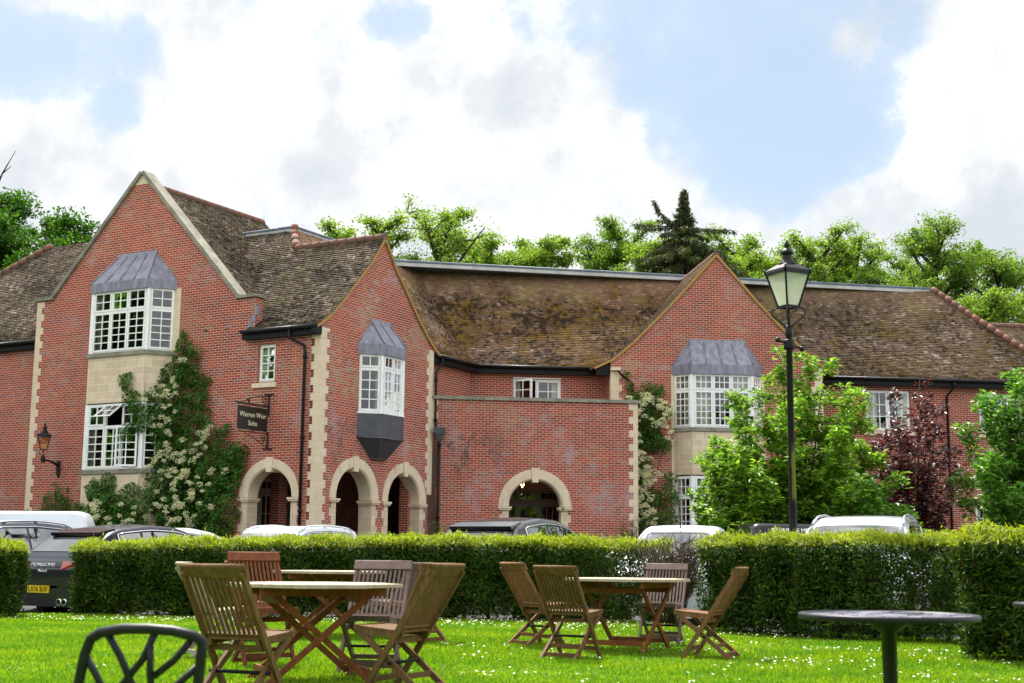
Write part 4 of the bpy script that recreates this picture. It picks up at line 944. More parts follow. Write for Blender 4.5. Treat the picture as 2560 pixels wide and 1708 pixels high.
def shrub(name, label, loc, h, w, nst, clumps, mat, L, cat='shrub', dens=40, group=None, taper=.6, low=.12, leanx=0.0):
    root = thing(name, label, cat, loc, 0, group); m = MB(); P = []
    for i in range(nst):
        an = i*2.4+random.uniform(-.4, .4); r = w*math.sqrt((i+.5)/nst); hh = h*(1-taper*(r/w)**2)*random.uniform(.82, 1.06)
        tip = V((cos(an)*r+leanx*hh, sin(an)*r*.8, hh)); midp = V((tip.x*.45, tip.y*.45, hh*.55)); m.tube([(cos(an)*.1, sin(an)*.1, 0), midp, tip], [.03, .02, .006], 6)
        for c in range(clumps):
            t = random.uniform(low, 1.0)
            q = (V((0, 0, 0)).lerp(midp, t/.55) if t < .55 else midp.lerp(tip, (t-.55)/.45))
            q = q+V((random.gauss(0, .16), random.gauss(0, .16), random.gauss(0, .08)))*(w/1.6)*(1.5-t)
            if q.z < .12: continue
            sz = random.uniform(.5, 1.0)
            k = int(dens*sz); ax = np.array((random.gauss(0, .5), random.gauss(0, .5), 1.0)); ax /= np.linalg.norm(ax)
            th = RNG.uniform(0, 2*pi, k); tt = RNG.uniform(-.5, 1, k)
            d = np.stack([np.cos(th), np.sin(th), RNG.uniform(-.15, .8, k)], 1)
            base = np.array(q)[None]+ax[None]*tt[:, None]*.26*sz+d*RNG.uniform(.01, .10, (k, 1))
            P.append(leaf_quads(base, L*random.uniform(.8, 1.15), L*.5, dirs=d, nrm=np.repeat(np.array([[0, -.15, 1.]]), k, 0), jit=.38))
    m.build('stem', TWIG, root); quads('foliage', np.concatenate(P), mat, root); return root
shrub('green_shrub', 'big bright green leafy shrub behind the lamp post hiding half the right gable', (6.4, 30.2, -.1), 5.75, 2.55, 34, 32, LF_SHRUB, .15, taper=.55, low=.2, dens=62)
shrub('green_shrub', 'rounded green shrub bush low beside the lamp post right of the lower bay', (5.0, 29.6, -.1), 3.6, 1.3, 16, 28, LF_SHRUB, .15, taper=.5, low=.25, dens=60)
shrub('purple_shrub', 'dark purple leaved shrub growing between the two big green shrubs', (9.3, 31.5, 0), 5.2, 1.4, 20, 26, LF_PURP, .15, taper=.4, low=.22, dens=24)
shrub('green_shrub', 'glossy green leafy shrub at the right edge covering a window', (11.6, 30.0, -.1), 5.6, 2.1, 30, 32, LF_SHRUB2, .15, taper=.55, low=.15, dens=62)
shrub('green_shrub', 'short dense green shrub behind the silver car with white rails', (7.6, 29.0, -.1), 2.9, 1.2, 14, 26, LF_SHRUB2, .14, taper=.4, low=.2, dens=60)

# hedges of clipped yew
CORE = mat_noise('hedge_twigs', (.010, .010, .006), (.02, .018, .010), 9, 1.0)
def hedge(name, label, path, depth, ztop, dens=1500, thin=lambda t: 1.0, ends=(1, 1)):
    # path: list of (x, y) along the foot of the front face; ztop: heights along it; the body lies behind (to the left of travel)
    root = thing(name, label, 'hedge', (path[0][0], path[0][1], 0)); o = np.array((path[0][0], path[0][1], 0))
    core = MB(); A = []; Nn = []; Tp = []
    segs = list(zip(path, path[1:])); tot = sum(math.hypot(b[0]-a[0], b[1]-a[1]) for a, b in segs); run = 0
    for (p, q), (z0, z1) in zip(segs, zip(ztop, ztop[1:])):
        p, q = V((*p, 0)), V((*q, 0)); L = (q-p).length; d = (q-p)/L; n = V((d.y, -d.x, 0))
        i0, i1 = p-n*.16, q-n*.16
        cx = [i0-V(o), i1-V(o), i1-n*(depth-.32)-V(o), i0-n*(depth-.32)-V(o)]
        tm = thin(run/tot)*thin((run+L)/tot)
        if tm > .55: core.hexa([c+UP*.22 for c in cx]+[cx[0]+UP*(z0-.16), cx[1]+UP*(z1-.16), cx[2]+UP*(z1-.16), cx[3]+UP*(z0-.16)])
        for face, area in (('f', L*(z0+z1)/2), ('t', L*depth), ('b', L*.9), ('i', L*1.2)):
            k = int(area*dens*1.55*(1.0 if face != 'i' else .8)); t = RNG.uniform(0, 1, k); th = np.array([thin((run+L*x)/tot) for x in t]); keep = RNG.uniform(0, 1, k) < th; t = t[keep]; k = len(t)
            zt = z0+(z1-z0)*t; x = t*L
            lump = .06*np.sin(x*5.1+run*3)+.05*np.sin(x*11.3+1)
            if face == 'f': dd = -(lump+RNG.uniform(-.03, .10, k)); z = RNG.uniform(.03, 1, k)**.85*zt; dd += .10*(1-z/zt)*RNG.uniform(0, 1, k)+.05*np.sin(z*9+x*3); nv = np.array(n)*.75+np.array((0, 0, .65))
            elif face == 't': dd = RNG.uniform(-.05, 1, k)*depth; z = zt+.03*np.sin(x*4+dd*6)+.02*np.sin(x*10)+RNG.uniform(-.05, .02, k)+RNG.exponential(.018, k); nv = np.array((0, 0, 1.))
            elif face == 'b': dd = depth+RNG.uniform(-.1, .05, k); z = RNG.uniform(.05, 1, k)*zt; nv = -np.array(n)*.8+np.array((0, 0, .6))
            else: dd = RNG.uniform(.05, .35, k); z = RNG.uniform(.05, 1, k)*zt; nv = np.array(n)*.4+np.array((0, 0, .6))
            P = np.array(p)[None]+np.array(d)[None]*x[:, None]-np.array(n)[None]*dd[:, None]; P[:, 2] = z
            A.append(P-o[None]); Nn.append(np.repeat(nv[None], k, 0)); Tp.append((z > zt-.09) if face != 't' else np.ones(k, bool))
        run += L
    for e, (p, q, z) in enumerate(((path[0], path[1], ztop[0]), (path[-1], path[-2], ztop[-1]))):
        if not ends[e]: continue
        p, q = V((*p, 0)), V((*q, 0)); d = (p-q).normalized(); dr = (q-p).normalized() if e == 0 else (p-q).normalized(); n = V((dr.y, -dr.x, 0))
        k = int(depth*z*dens*1.8); dd = RNG.uniform(0, 1, k)*depth; zz = RNG.uniform(.03, 1, k)**.9*z
        P = np.array(p)[None]-np.array(n)[None]*dd[:, None]+np.array(d)[None]*(RNG.uniform(-.08, .06, k)+.05*np.sin(zz*7+dd*5)-.10*(1-zz/z))[:, None]; P[:, 2] = zz
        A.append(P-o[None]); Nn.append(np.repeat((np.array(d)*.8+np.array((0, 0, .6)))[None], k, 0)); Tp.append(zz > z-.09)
    if core.v: core.build('twig_core', CORE, root)
    A = np.concatenate(A); Nn = np.concatenate(Nn); Tp = np.concatenate(Tp)
    P = leaf_quads(A, .088, .021, nrm=Nn, dirs=Nn*.9+np.array((0, 0, .15)), jit=.62, fold=.05)
    quads('foliage', P[~Tp], LF_YEW, root); T = P[Tp]; quads('sun_tinted_top_growth', T, LF_YEWTOP, root)  # uppermost leaves get the colour with sunlight painted in
    for (p, q) in segs:
        L = math.hypot(q[0]-p[0], q[1]-p[1])
        for i in range(int(L/.45)):
            t = (i+random.random())/(L/.45); b = V((p[0]+(q[0]-p[0])*t, p[1]+(q[1]-p[1])*t, 0))-V(o); dr = V((q[0]-p[0], q[1]-p[1], 0)).normalized(); n = V((dr.y, -dr.x, 0)); b -= n*depth*.5
            m = MB(); m.tube([b, b+V((random.uniform(-.12, .12), random.uniform(-.1, .1), .5)), b+V((random.uniform(-.3, .3), random.uniform(-.2, .2), 1.0))], [.035, .022, .008], 5); m.build('stem', TWIG, root)
    return root
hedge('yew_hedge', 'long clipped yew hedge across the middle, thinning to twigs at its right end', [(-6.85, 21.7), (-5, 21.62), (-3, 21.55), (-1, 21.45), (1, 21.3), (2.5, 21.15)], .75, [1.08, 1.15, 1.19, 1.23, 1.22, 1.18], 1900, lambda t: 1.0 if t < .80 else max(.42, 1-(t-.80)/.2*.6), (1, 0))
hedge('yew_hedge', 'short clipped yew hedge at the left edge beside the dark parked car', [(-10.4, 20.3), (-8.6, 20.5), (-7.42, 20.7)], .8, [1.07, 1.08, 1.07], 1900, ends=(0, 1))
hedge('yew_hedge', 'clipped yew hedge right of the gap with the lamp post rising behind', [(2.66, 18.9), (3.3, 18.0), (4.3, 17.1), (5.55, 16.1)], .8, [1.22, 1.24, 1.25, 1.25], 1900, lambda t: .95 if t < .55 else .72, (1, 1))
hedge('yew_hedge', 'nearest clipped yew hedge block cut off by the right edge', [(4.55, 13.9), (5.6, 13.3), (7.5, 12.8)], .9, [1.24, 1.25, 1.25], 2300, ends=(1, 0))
# bare twiggy bush in the gap
tb = thing('bare_bush', 'dead twiggy bush between the two middle hedges', 'shrub', (2.45, 20.6, 0)); m = MB()
for i in range(110):
    an = random.uniform(0, 2*pi); r = random.uniform(.1, .62); h = random.uniform(.75, 1.25); p1 = V((cos(an)*r*.4, sin(an)*r*.3, h*.5)); p2 = V((cos(an)*r, sin(an)*r*.5, h)); m.tube([(random.uniform(-.15, .15), 0, 0), p1, p2], [.012, .008, .003], 5)
    for j in range(14):
        b = p1.lerp(p2, random.random()); m.tube([b, b+V((random.gauss(0, .12), random.gauss(0, .08), random.uniform(.02, .2)))], [.006, .003], 4, False)
m.build('twigs', TWIG, tb)

# ------------------------------------------------------------------ trees behind the house
def tree(name, label, loc, h, seed, cw, base, nl, per, L, clump, mat, group, flat=.6, lean=0.0, sub=5, cat='tree', wob=.35):
    st = random.getstate(); random.seed(seed); root = thing(name, label, cat, loc, 0, group); m = MB(); tips = []
    tp = [V((0, 0, 0))]
    for i in range(1, 9): tp.append(tp[-1]+V((random.uniform(-wob, wob)+lean, random.uniform(-wob, wob), h*.97/8)))
    m.tube(tp, [h*.016*(1-.09*i) for i in range(9)], 7)
    for i in range(nl):
        t = base+(1-base)*(i+.5)/nl; k = t*8; j = min(7, int(k)); o = tp[j].lerp(tp[j+1], k-j)
        an = i*2.399+random.uniform(-.5, .5); ln = cw*(math.sin(pi*min(1, .3+.62*(t-base)/(1-base)))**.7)*random.uniform(.55, 1.1)+.3; up = random.uniform(.25, .8)*(1 if t < .8 else 1.5)
        d = V((cos(an), sin(an), up)).normalized(); e = o+d*ln*.55; e2 = e+V((d.x, d.y, d.z*.6+.15))*ln*.5
        m.tube([o, e+V((0, 0, -.1*ln*.3)), e2], [h*.0065, h*.004, h*.0014], 5); tips += [(e2, 1), (e, .8)]
        for s in range(sub):
            b = o.lerp(e, random.uniform(.4, 1)) if s % 2 else e.lerp(e2, random.random())
            g = V((random.gauss(0, 1), random.gauss(0, 1), random.uniform(-.1, .9))).normalized()*ln*random.uniform(.2, .42); m.tube([b, b+g*.6+V((0, 0, .05)), b+g], [h*.0025, h*.0016, h*.0006], 4, False); tips += [(b+g, .9), (b+g*.6, .6)]
    P = []
    for q, s in tips:
        k = int(per*s*random.uniform(.5, 1.3)); r = clump*s*random.uniform(.6, 1.25)
        g = unit(RNG.normal(size=(k, 3)))*RNG.uniform(0, 1, (k, 1))**.5*np.array((r, r, r*flat))[None]*1.0; P.append(leaf_quads(np.array(q)[None]+g, L, L*.65, nrm=np.repeat(np.array([[0, 0, 1.]]), k, 0), jit=.8))
    m.build('trunk', BARK, root); quads('crown', np.concatenate(P), mat, root); random.setstate(st); return root
GT = 'pale green trees beyond the roofs'
def tx(px, Y): return ((px*1.0894-1280)/3444*Y)
def tz(py, Y): return 1+(1388-py*1.0894)/3400*Y
TR = [(775, 66, 505, 2.0, 'sparse pale tree crown showing just behind the left roof end', 9, 36, LF_TREE), (858, 68, 492, 2.4, 'sparse pale tree rising behind the tip of the middle gable', 10, 40, LF_TREE), (1010, 70, 505, 4.2, 'airy pale tree with open forked branches over the left of the long ridge', 15, 44, LF_TREE),
      (1150, 74, 564, 3.9, 'low round bright tree peeping over the middle of the long ridge', 12, 60, LF_TREE), (1225, 78, 572, 3.3, 'lowest small tree top over the middle of the long ridge', 9, 60, LF_TREE), (1312, 74, 545, 2.7, 'narrow upright pale tree left of the conifer group', 13, 60, LF_TREE),
      (1425, 76, 512, 4.2, 'broad pale tree immediately left of the dark conifer', 17, 62, LF_TREE2), (1745, 74, 528, 3.6, 'pale tree immediately right of the dark conifer above right gable', 16, 62, LF_TREE), (1880, 76, 508, 4.6, 'full bright tree behind the lantern of lamp post', 20, 66, LF_TREE), (2015, 78, 512, 3.8, 'upright green tree midway between lantern and right edge', 17, 62, LF_TREE2),
      (2180, 72, 493, 5.0, 'tallest broad green tree over the right roof hip', 21, 70, LF_TREE2), (2320, 74, 540, 4.6, 'wide green tree at the far right edge above the lower ridge', 19, 70, LF_TREE2), (1660, 78, 560, 3.6, 'pale green tree between the conifer and the apex of right gable', 14, 60, LF_TREE), (1090, 78, 574, 3.2, 'low pale tree at the foot of airy forked tree over the ridge', 9, 56, LF_TREE), (1490, 72, 548, 2.6, 'slim pale tree whose twigs mingle with the conifer on its left', 12, 60, LF_TREE), (1820, 82, 540, 3.8, 'pale tree between the right gable and the lantern, farther back', 14, 62, LF_TREE2), (1955, 84, 540, 3.6, 'green tree right behind the lantern, farther back', 14, 62, LF_TREE), (2095, 86, 545, 3.8, 'green tree in the gap left of the tallest right tree', 14, 62, LF_TREE2), (1380, 86, 575, 3.4, 'lower green tree between the narrow tree and the conifer group', 13, 62, LF_TREE2), (2250, 64, 640, 3.0, 'low bright tree just above the far right lower roof', 12, 66, LF_TREE), (1560, 84, 560, 4.5, 'green tree filling in behind the conifer trunk', 15, 60, LF_TREE2)]
for i, (px, Y, py, cw, lab, nl, per, mt) in enumerate(TR):
    h = tz(py, Y)+(-.75 if px > 1700 else .55)
    tree('broadleaf_tree', lab, (tx(px, Y), Y, 0), h*.98, 40+i, cw, .45, nl+12, per*1.55, .155, .72, mt, GT, .6, 0, 7, wob=.25)
tree('oak_tree', 'dense dark green oak at the left edge behind the left wing', (-23.5, 60, 0), 16.6, 77, 4.2, .42, 30, 210, .17, .95, LF_OAK, None, .6, 0, 7)
tree('oak_tree', 'dark green oak with one long twisting bough reaching towards the big gable', (-19.3, 58.5, 0), 14.6, 91, 3.6, .5, 18, 190, .17, .85, LF_OAK, None, .6, 0.0, 6)
dt = thing('dead_tree', 'bare dead branch tips against the sky at the left edge', 'tree', (-22.3, 56, 0)); m = MB()
m.tube([(0, 0, 0), (-.4, 0, 8), (-.2, .2, 13.5), (.05, .2, 15.5), (.5, .2, 16.9), (1.0, .2, 17.9)], [.2, .14, .08, .055, .035, .012], 6)
for b, e in (((.02, .2, 15.2), (.7, .3, 15.6)), ((.4, .2, 16.7), (.25, .2, 17.2)), ((-.2, .2, 13.5), (-1.2, .3, 16.0)), ((.5, .2, 16.9), (.9, .1, 17.2))): m.tube([b, e], [.035, .01], 5)
m.build('trunk', BARK, dt)
# spruce
cs = thing('conifer_tree', 'tall dark drooping spruce standing above the long roof ridge', 'tree', (tx(1583, 70), 70, 0)); Hc = tz(412, 70); m = MB(); P = []
m.tube([(0, 0, 0), (.1, 0, Hc*.5), (0, 0, Hc)], [.45, .25, .02], 8)
random.seed(5); br_ = []
def arm(pts, wid, per=110, sp=.10):
    pts = [V(p) for p in pts]; m.tube(pts, [wid*(1-.8*i/(len(pts)-1)) for i in range(len(pts))], 5, False)
    ln = sum((q-p).length for p, q in zip(pts, pts[1:])); k = int(14+ln*per); s = RNG.uniform(.06, 1, k); seg = np.array([tuple(p) for p in pts]); xs = np.linspace(0, 1, len(pts))
    base = np.stack([np.interp(s, xs, seg[:, j]) for j in range(3)], 1); d = (pts[-1]-pts[0]); an = math.atan2(d.y, d.x)
    sidev = np.array((-sin(an), cos(an), 0)); base += sidev[None]*(RNG.normal(size=(k, 1))*sp*ln*(1.15-s[:, None]))+RNG.normal(size=(k, 3))*.04
    dr = np.stack([RNG.normal(size=k)*.25+cos(an)*.3, RNG.normal(size=k)*.25+sin(an)*.3, -RNG.uniform(.3, 1.2, k)], 1)
    P.append(leaf_quads(base, .17+.12*min(1, ln/2.5), .055, dirs=dr, jit=.2))
def limb(dz, an, ln, slope, w=.035, per=110, sp=.10):
    z0 = Hc-dz; arm([(0, 0, z0), (cos(an)*ln*.4, sin(an)*ln*.4, z0+ln*slope*.25), (cos(an)*ln*.75, sin(an)*ln*.75, z0+ln*slope*.62), (cos(an)*ln, sin(an)*ln, z0+ln*slope)], w, per, sp)
for i in range(44): dz = .08+1.9*i/44; limb(dz, i*2.4, (.07+.30*dz)*random.uniform(.6, 1.1), -.1, .012, 150, .12)
arm([(0, 0, Hc-2.0), (-.7, .1, Hc-1.75), (-1.3, .1, Hc-1.25), (-1.55, .1, Hc-.62)], .05, 150, .06); arm([(-.4, 0, Hc-1.9), (-.9, -.2, Hc-1.9), (-1.4, -.2, Hc-1.75)], .03, 110, .08)
for an, ln, dz, sl in ((pi, 2.65, 2.1, .05), (pi+.25, 2.2, 2.2, -.04), (.05, 2.75, 2.15, -.03), (-.3, 2.1, 2.3, -.05), (1.4, 2.3, 2.2, 0), (-1.7, 1.6, 2.3, -.1)): limb(dz, an, ln, sl, .05, 75, .05)
for i in range(20): limb(2.2+1.0*random.random(), i*2.4+.3, random.uniform(.6, 1.5), -.25)
for i in range(30): dz = 2.7+1.3*i/30; limb(dz, i*2.4, random.uniform(2.2, 3.5), random.uniform(-.55, -.22), .05, 95, .09)
for i in range(64): dz = 3.6+5.5*i/64; limb(dz, i*2.4, random.uniform(1.6, 3.7)+.08*(dz-3.6), random.uniform(-.5, -.15), .05, 80, .10)
for i in range(30): dz = 9+3.5*i/30; limb(dz, i*2.4, random.uniform(2, 4.4), -.3, .05, 70, .1)
m.build('trunk', BARK, cs); quads('crown', np.concatenate(P), LF_CON, cs)
random.seed(11)
# ------------------------------------------------------------------ cars
def paint(name, c, metal=.0, rough=.25, coat=.6): return principled(name, c, rough, metal, **{'Coat Weight': coat, 'Coat Roughness': .03, 'Specular IOR Level': .2})
P_WHITE = paint('white_car_paint', (.62, .65, .69)); P_BLUEBLK = paint('midnight_car_paint', (.003, .003, .010), 0, .25, .35); P_GREY = paint('slate_car_paint', (.05, .052, .08), .5, .3)
P_BLK = paint('black_car_paint', (.004, .004, .006)); P_SILV = paint('silver_car_paint', (.50, .52, .55), .6, .3); P_PALE = paint('pale_car_paint', (.58, .60, .61))
CGLASS = mat_noise('car_glass', (.010, .012, .014), (.014, .016, .018), 1, .03); CGLASS.node_tree.nodes['Principled BSDF'].inputs['Specular IOR Level'].default_value = .9
CGLASS.node_tree.nodes['Principled BSDF'].inputs['Coat Weight'].default_value = 1.0; CGLASS.node_tree.nodes['Principled BSDF'].inputs['Coat IOR'].default_value = 1.9
CHROME = principled('chrome', (.75, .75, .78), .12, 1.0); RUBBER = principled('tyre_rubber', (.015, .015, .015), .85); PLAST = principled('black_plastic', (.008, .008, .009), .5)
REDL = principled('red_lamp', (.35, .008, .006), .2, 0, **{'Coat Weight': 1.0}); RIM = principled('alloy', (.35, .35, .37), .3, .9); YEL = principled('plate_yellow', (.75, .52, .02), .5); INK = principled('plate_black', (.01, .01, .01), .5)
def smooth_prof(pr, sig=.07):
    xs = np.array([p[0] for p in pr])[::-1]; zs = np.array([p[1] for p in pr])[::-1]; g = np.linspace(xs[0], xs[-1], 400); z = np.interp(g, xs, zs)
    k = max(1, int(sig/((xs[-1]-xs[0])/400))); ker = np.exp(-.5*(np.arange(-3*k, 3*k+1)/k)**2); ker /= ker.sum()
    zp = np.convolve(np.pad(z, 3*k, mode='edge'), ker, 'valid'); return lambda x: float(np.interp(x, g, zp))
SPEC = {
 'suv': dict(L=4.75, W=1.94, H=1.70, belt=[(2.37, .98), (0, 1.04), (-2.37, 1.12)], prof=[(2.37, .75), (2.30, .93), (1.25, 1.07), (1.05, 1.10), (.35, 1.55), (.0, 1.66), (-.7, 1.70), (-1.6, 1.66), (-1.85, 1.60), (-2.22, 1.14), (-2.33, 1.02), (-2.375, .80)], cow=(1.02, .38), rear=(-1.80, -2.17), side=[(.92, .05), (-.0, -.92), (-.98, -1.62)], rails=1),
 'coupe_suv': dict(L=4.70, W=1.92, H=1.64, belt=[(2.35, .96), (0, 1.03), (-2.35, 1.10)], prof=[(2.35, .72), (2.25, .92), (1.2, 1.05), (1.0, 1.08), (.25, 1.52), (-.1, 1.62), (-.7, 1.64), (-1.35, 1.56), (-1.62, 1.48), (-2.12, 1.10), (-2.28, 1.02), (-2.35, .78)], cow=(.97, .28), rear=(-1.60, -2.06), side=[(.88, .0), (-.06, -.92), (-.98, -1.42)], rails=0),
 'hatch': dict(L=4.3, W=1.80, H=1.47, belt=[(2.15, .84), (0, .92), (-2.15, .98)], prof=[(2.15, .62), (2.08, .78), (1.2, .94), (1.05, .97), (.25, 1.38), (-.2, 1.46), (-.8, 1.46), (-1.5, 1.36), (-1.98, 1.0), (-2.10, .9), (-2.15, .7)], cow=(1.02, .3), rear=(-1.5, -1.93), side=[(.92, .0), (-.06, -.95), (-1.0, -1.4)], rails=0),
 'van': dict(L=5.2, W=1.92, H=1.98, belt=[(2.6, 1.1), (-2.6, 1.15)], prof=[(2.6, .8), (2.5, 1.05), (1.75, 1.20), (1.6, 1.25), (.95, 1.85), (.6, 1.95), (-2.3, 1.98), (-2.5, 1.92), (-2.58, 1.6), (-2.6, .9)], cow=(1.58, .98), rear=None, side=[(1.45, .55)], rails=0),
}
def car(name, label, spec, loc, yaw, mat, cat='car', scale=1.0, railmat=None, plate=None, antenna=None, boot=None, roofrack=True, zs=1.0):
    # x forward, y left; yaw turns +x
    S = SPEC[spec]; L, W, H = S['L'], S['W'], S['H']; root = thing(name, label, cat, loc, yaw)
    root.scale = (scale, scale, scale*zs)
    top = smooth_prof(S['prof']); bx = [b[0] for b in S['belt']][::-1]; bz = [b[1] for b in S['belt']][::-1]
    belt = lambda x: float(np.interp(x, bx, bz))
    hw = lambda x: W/2*(1-.14*(abs(x)/(L/2))**5-.05*(abs(x)/(L/2))**2)
    def sec(x):
        zt = top(x); zb = min(belt(x), zt-.02); w = hw(x); g = min(1, max(0, (zt-zb)/(H-1.05))); lo = .26
        wr = w*(.965-.235*g)
        return [(w*.80, lo), (w*.95, lo+.07), (w, .52 if zb > .6 else zb-.05), (w*.995, zb-.16 if zb > .75 else zb-.04), (w*.975, zb-.05), (w*.945, zb), (wr+.012*g, zt-.105*g), (wr*.965, zt-.05*g), (wr*.86, zt-.018*g), (wr*.5, zt-.004*g), (0, zt)]
    xs = list(np.linspace(-L/2, L/2, 72)); m = MB(); rows = []
    for x in xs:
        s = sec(x); r = [(x, y, z) for y, z in s]+[(x, -y, z) for y, z in s[::-1][1:]]; i0 = len(m.v); m.v.extend(r); rows.append((i0, len(r)))
    for (a, n), (b, _) in zip(rows, rows[1:]):
        for k in range(n-1): m.f.append([a+k, b+k, b+k+1, a+k+1]); m.uv.extend([(0, 0)]*4); m.sm.append(True)
        m.f.append([a+n-1, b+n-1, b, a]); m.uv.extend([(0, 0)]*4); m.sm.append(False)
    for a, n in (rows[0], rows[-1]): m.f.append([a+k for k in range(n)]); m.uv.extend([(0, 0)]*n); m.sm.append(False)
    m.build('body', mat, root)
    def patch(nm, x0, x1, fn, mt, nu=14, nv=8):
        m = MB()
        for i in range(nu):
            for j in range(nv):
                q = [fn(x0+(x1-x0)*(i+di)/nu, (j+dj)/nv) for di, dj in ((0, 0), (1, 0), (1, 1), (0, 1))]; m.face(q, [(0, 0)]*4, True)
        o = m.build(nm, mt, root)
        bm = bmesh.new(); bm.from_mesh(o.data); bmesh.ops.remove_doubles(bm, verts=bm.verts, dist=.0005); bm.to_mesh(o.data); bm.free(); return o
    def topfn(off, fr_):
        def f(x, v):
            s = sec(x); pts = s[7:]; y = s[7][0]*fr_*(2*v-1); ya = abs(y); yy = [p[0] for p in pts][::-1]; zz = [p[1] for p in pts][::-1]
            dz = (top(x+.03)-top(x-.03))/.06; n = V((-dz, 0, 1)).normalized()*off; return (x+n.x, y, float(np.interp(ya, yy, zz))+n.z)
        return f
    def sidefn(sg):
        def f(x, v):
            s = sec(x); (y0, z0), (y1, z1) = s[5], s[6]; v2 = .07+.86*v; return (x, sg*(y0+(y1-y0)*v2+.008), z0+(z1-z0)*v2+.004)
        return f
    patch('windscreen', S['cow'][0], S['cow'][1], topfn(.008, .97), CGLASS)
    if S['rear']: patch('rear_window', S['rear'][0], S['rear'][1], topfn(.008, .90), CGLASS)
    for sg in (-1, 1):
        for x0, x1 in S['side']:
            patch('side_window', x0, x1, sidefn(sg), CGLASS, 10, 5)
        if S['rear']:
            m = MB(); x0, x1 = S['side'][0][0]+.05, S['side'][-1][1]-.04; fn = sidefn(sg)
            m.tube([fn(x, 1.07) for x in np.linspace(x0-.1, x1, 18)]+[fn(x1, .0)], .011, 5); m.build('window_trim', CHROME if railmat is not PLAST else PLAST, root)
        if S['rails'] and roofrack:
            m = MB(); xr = np.linspace(.32, -1.72, 16); pts = []
            for i, x in enumerate(xr):
                s = sec(x); e = min(i, 15-i); pts.append((x, sg*(s[7][0]*.97), s[8][1]+(.012, .024, .032, .036)[min(e, 3)]-.012))
            m.tube(pts, [.02]*16, 8, True, 1.0)
            for x in (.1, -.7, -1.45): s = sec(x); m.box((x, sg*s[7][0]*.97, s[8][1]+.0), (.10, .025, .05))
            m.build('roof_rail', railmat or CHROME, root)
        m = MB(); m.lathe([(0, -.07), (.09, -.06), (.11, 0), (.09, .06), (0, .08)], 10, (S['cow'][0]-.12, sg*(hw(.9)+.13), belt(.9)+.08)); m.beam((S['cow'][0]-.1, sg*hw(.9)*.93, belt(.9)+.02), (S['cow'][0]-.12, sg*(hw(.9)+.1), belt(.9)+.06), .05, .04); m.build('mirror', mat if mat is P_WHITE else PLAST, root)
        m = MB()
        for x in (L*.30, -L*.30):
            wm = MB(); pr = [(.20, -.11), (.33, -.11), (.36, -.08), (.36, .08), (.33, .11), (.20, .11)]
            for i in range(24):
                a0, a1 = 2*pi*i/24, 2*pi*(i+1)/24
                for (r1, y1), (r2, y2) in zip(pr, pr[1:]): wm.face([(x+r1*cos(a0), sg*(W/2-.12)+y1, .36+r1*sin(a0)), (x+r2*cos(a0), sg*(W/2-.12)+y2, .36+r2*sin(a0)), (x+r2*cos(a1), sg*(W/2-.12)+y2, .36+r2*sin(a1)), (x+r1*cos(a1), sg*(W/2-.12)+y1, .36+r1*sin(a1))], [(0, 0)]*4, True)
            wo_ = wm.build('wheel', RUBBER, root); rm = MB(); yy = sg*(W/2-.02)
            for k in range(10):
                a0 = 2*pi*k/10; rm.beam((x, yy, .36), (x+.23*cos(a0), yy, .36+.23*sin(a0)), .04, .03)
            rm.tube([(x+.22*cos(2*pi*k/20), yy, .36+.22*sin(2*pi*k/20)) for k in range(21)], .02, 5); rm.build('rim', RIM, wo_)
            m.tube([(x+.41*cos(t), sg*(hw(x)*.985), .36+.41*sin(t)) for t in np.linspace(-.15, pi+.15, 16)], .035, 6)
        m.build('wheel_arch', PLAST, root)
    if S['rear']:
        xr = -L/2; ys = hw(-L/2+.1)
        for sg in (-1, 1):
            m = MB(); m.hexa([(xr+.02, sg*ys*.55, .86), (xr-.012, sg*ys*.55, .86), (xr+.05, sg*ys*.99, .86), (xr+.3, sg*(ys+.05), .88), (xr+.06, sg*ys*.55, .99), (xr+.02, sg*ys*.55, .99), (xr+.06, sg*ys*.98, 1.0), (xr+.32, sg*(ys+.04), 1.0)]); m.build('tail_light', REDL, root)
        m = MB(); x = S['rear'][0]+.06; s = sec(x)                            # roof spoiler over the rear window
        for sg in (-1, 1):
            pass
        m.hexa([(x+.10, -s[7][0]*.92, top(x+.1)-.02), (x+.10, s[7][0]*.92, top(x+.1)-.02), (x-.20, s[7][0]*.88, top(x)-.085), (x-.20, -s[7][0]*.88, top(x)-.085), (x+.10, -s[7][0]*.90, top(x+.1)+.012), (x+.10, s[7][0]*.90, top(x+.1)+.012), (x-.22, s[7][0]*.88, top(x)-.03), (x-.22, -s[7][0]*.88, top(x)-.03)]); m.build('spoiler', mat, root)
    if antenna:
        x, t = antenna; m = MB(); m.tube([(x, 0, top(x)), (x-.08, 0, top(x)+.06), (x-t, 0, top(x)+.62)], [.012, .008, .003], 6); m.build('aerial', PLAST, root)
    root['_top'] = 0; del root['_top']
    return root, top, sec
yw = lambda ang: pi/2-R(ang)                       # heading measured from +Y towards +X
cdark, tp_, sc_ = car('parked_car', 'midnight blue sporty car with yellow number plate LX16 SUV in the left hedge gap', 'coupe_suv', (-6.5, 25.0, -.15), yw(33), P_BLUEBLK)
xr = -2.355
m = MB(); m.box((xr-.075, 0, .53), (.025, .535, .118)); pl_ = m.build('number_plate', YEL, cdark)
text('LX16 SUV', .125, V((xr-.091, 0, .53)), (0, -1, 0), UP, INK, pl_, 'plate_lettering', .002, .92)
LETR = principled('silver_lettering', (.6, .6, .62), .3)
text('PORSCHE', .075, V((xr-.012, 0, .93)), (0, -1, .0), (.15, 0, 1), LETR, cdark, 'boot_lettering', .006, 1.9)
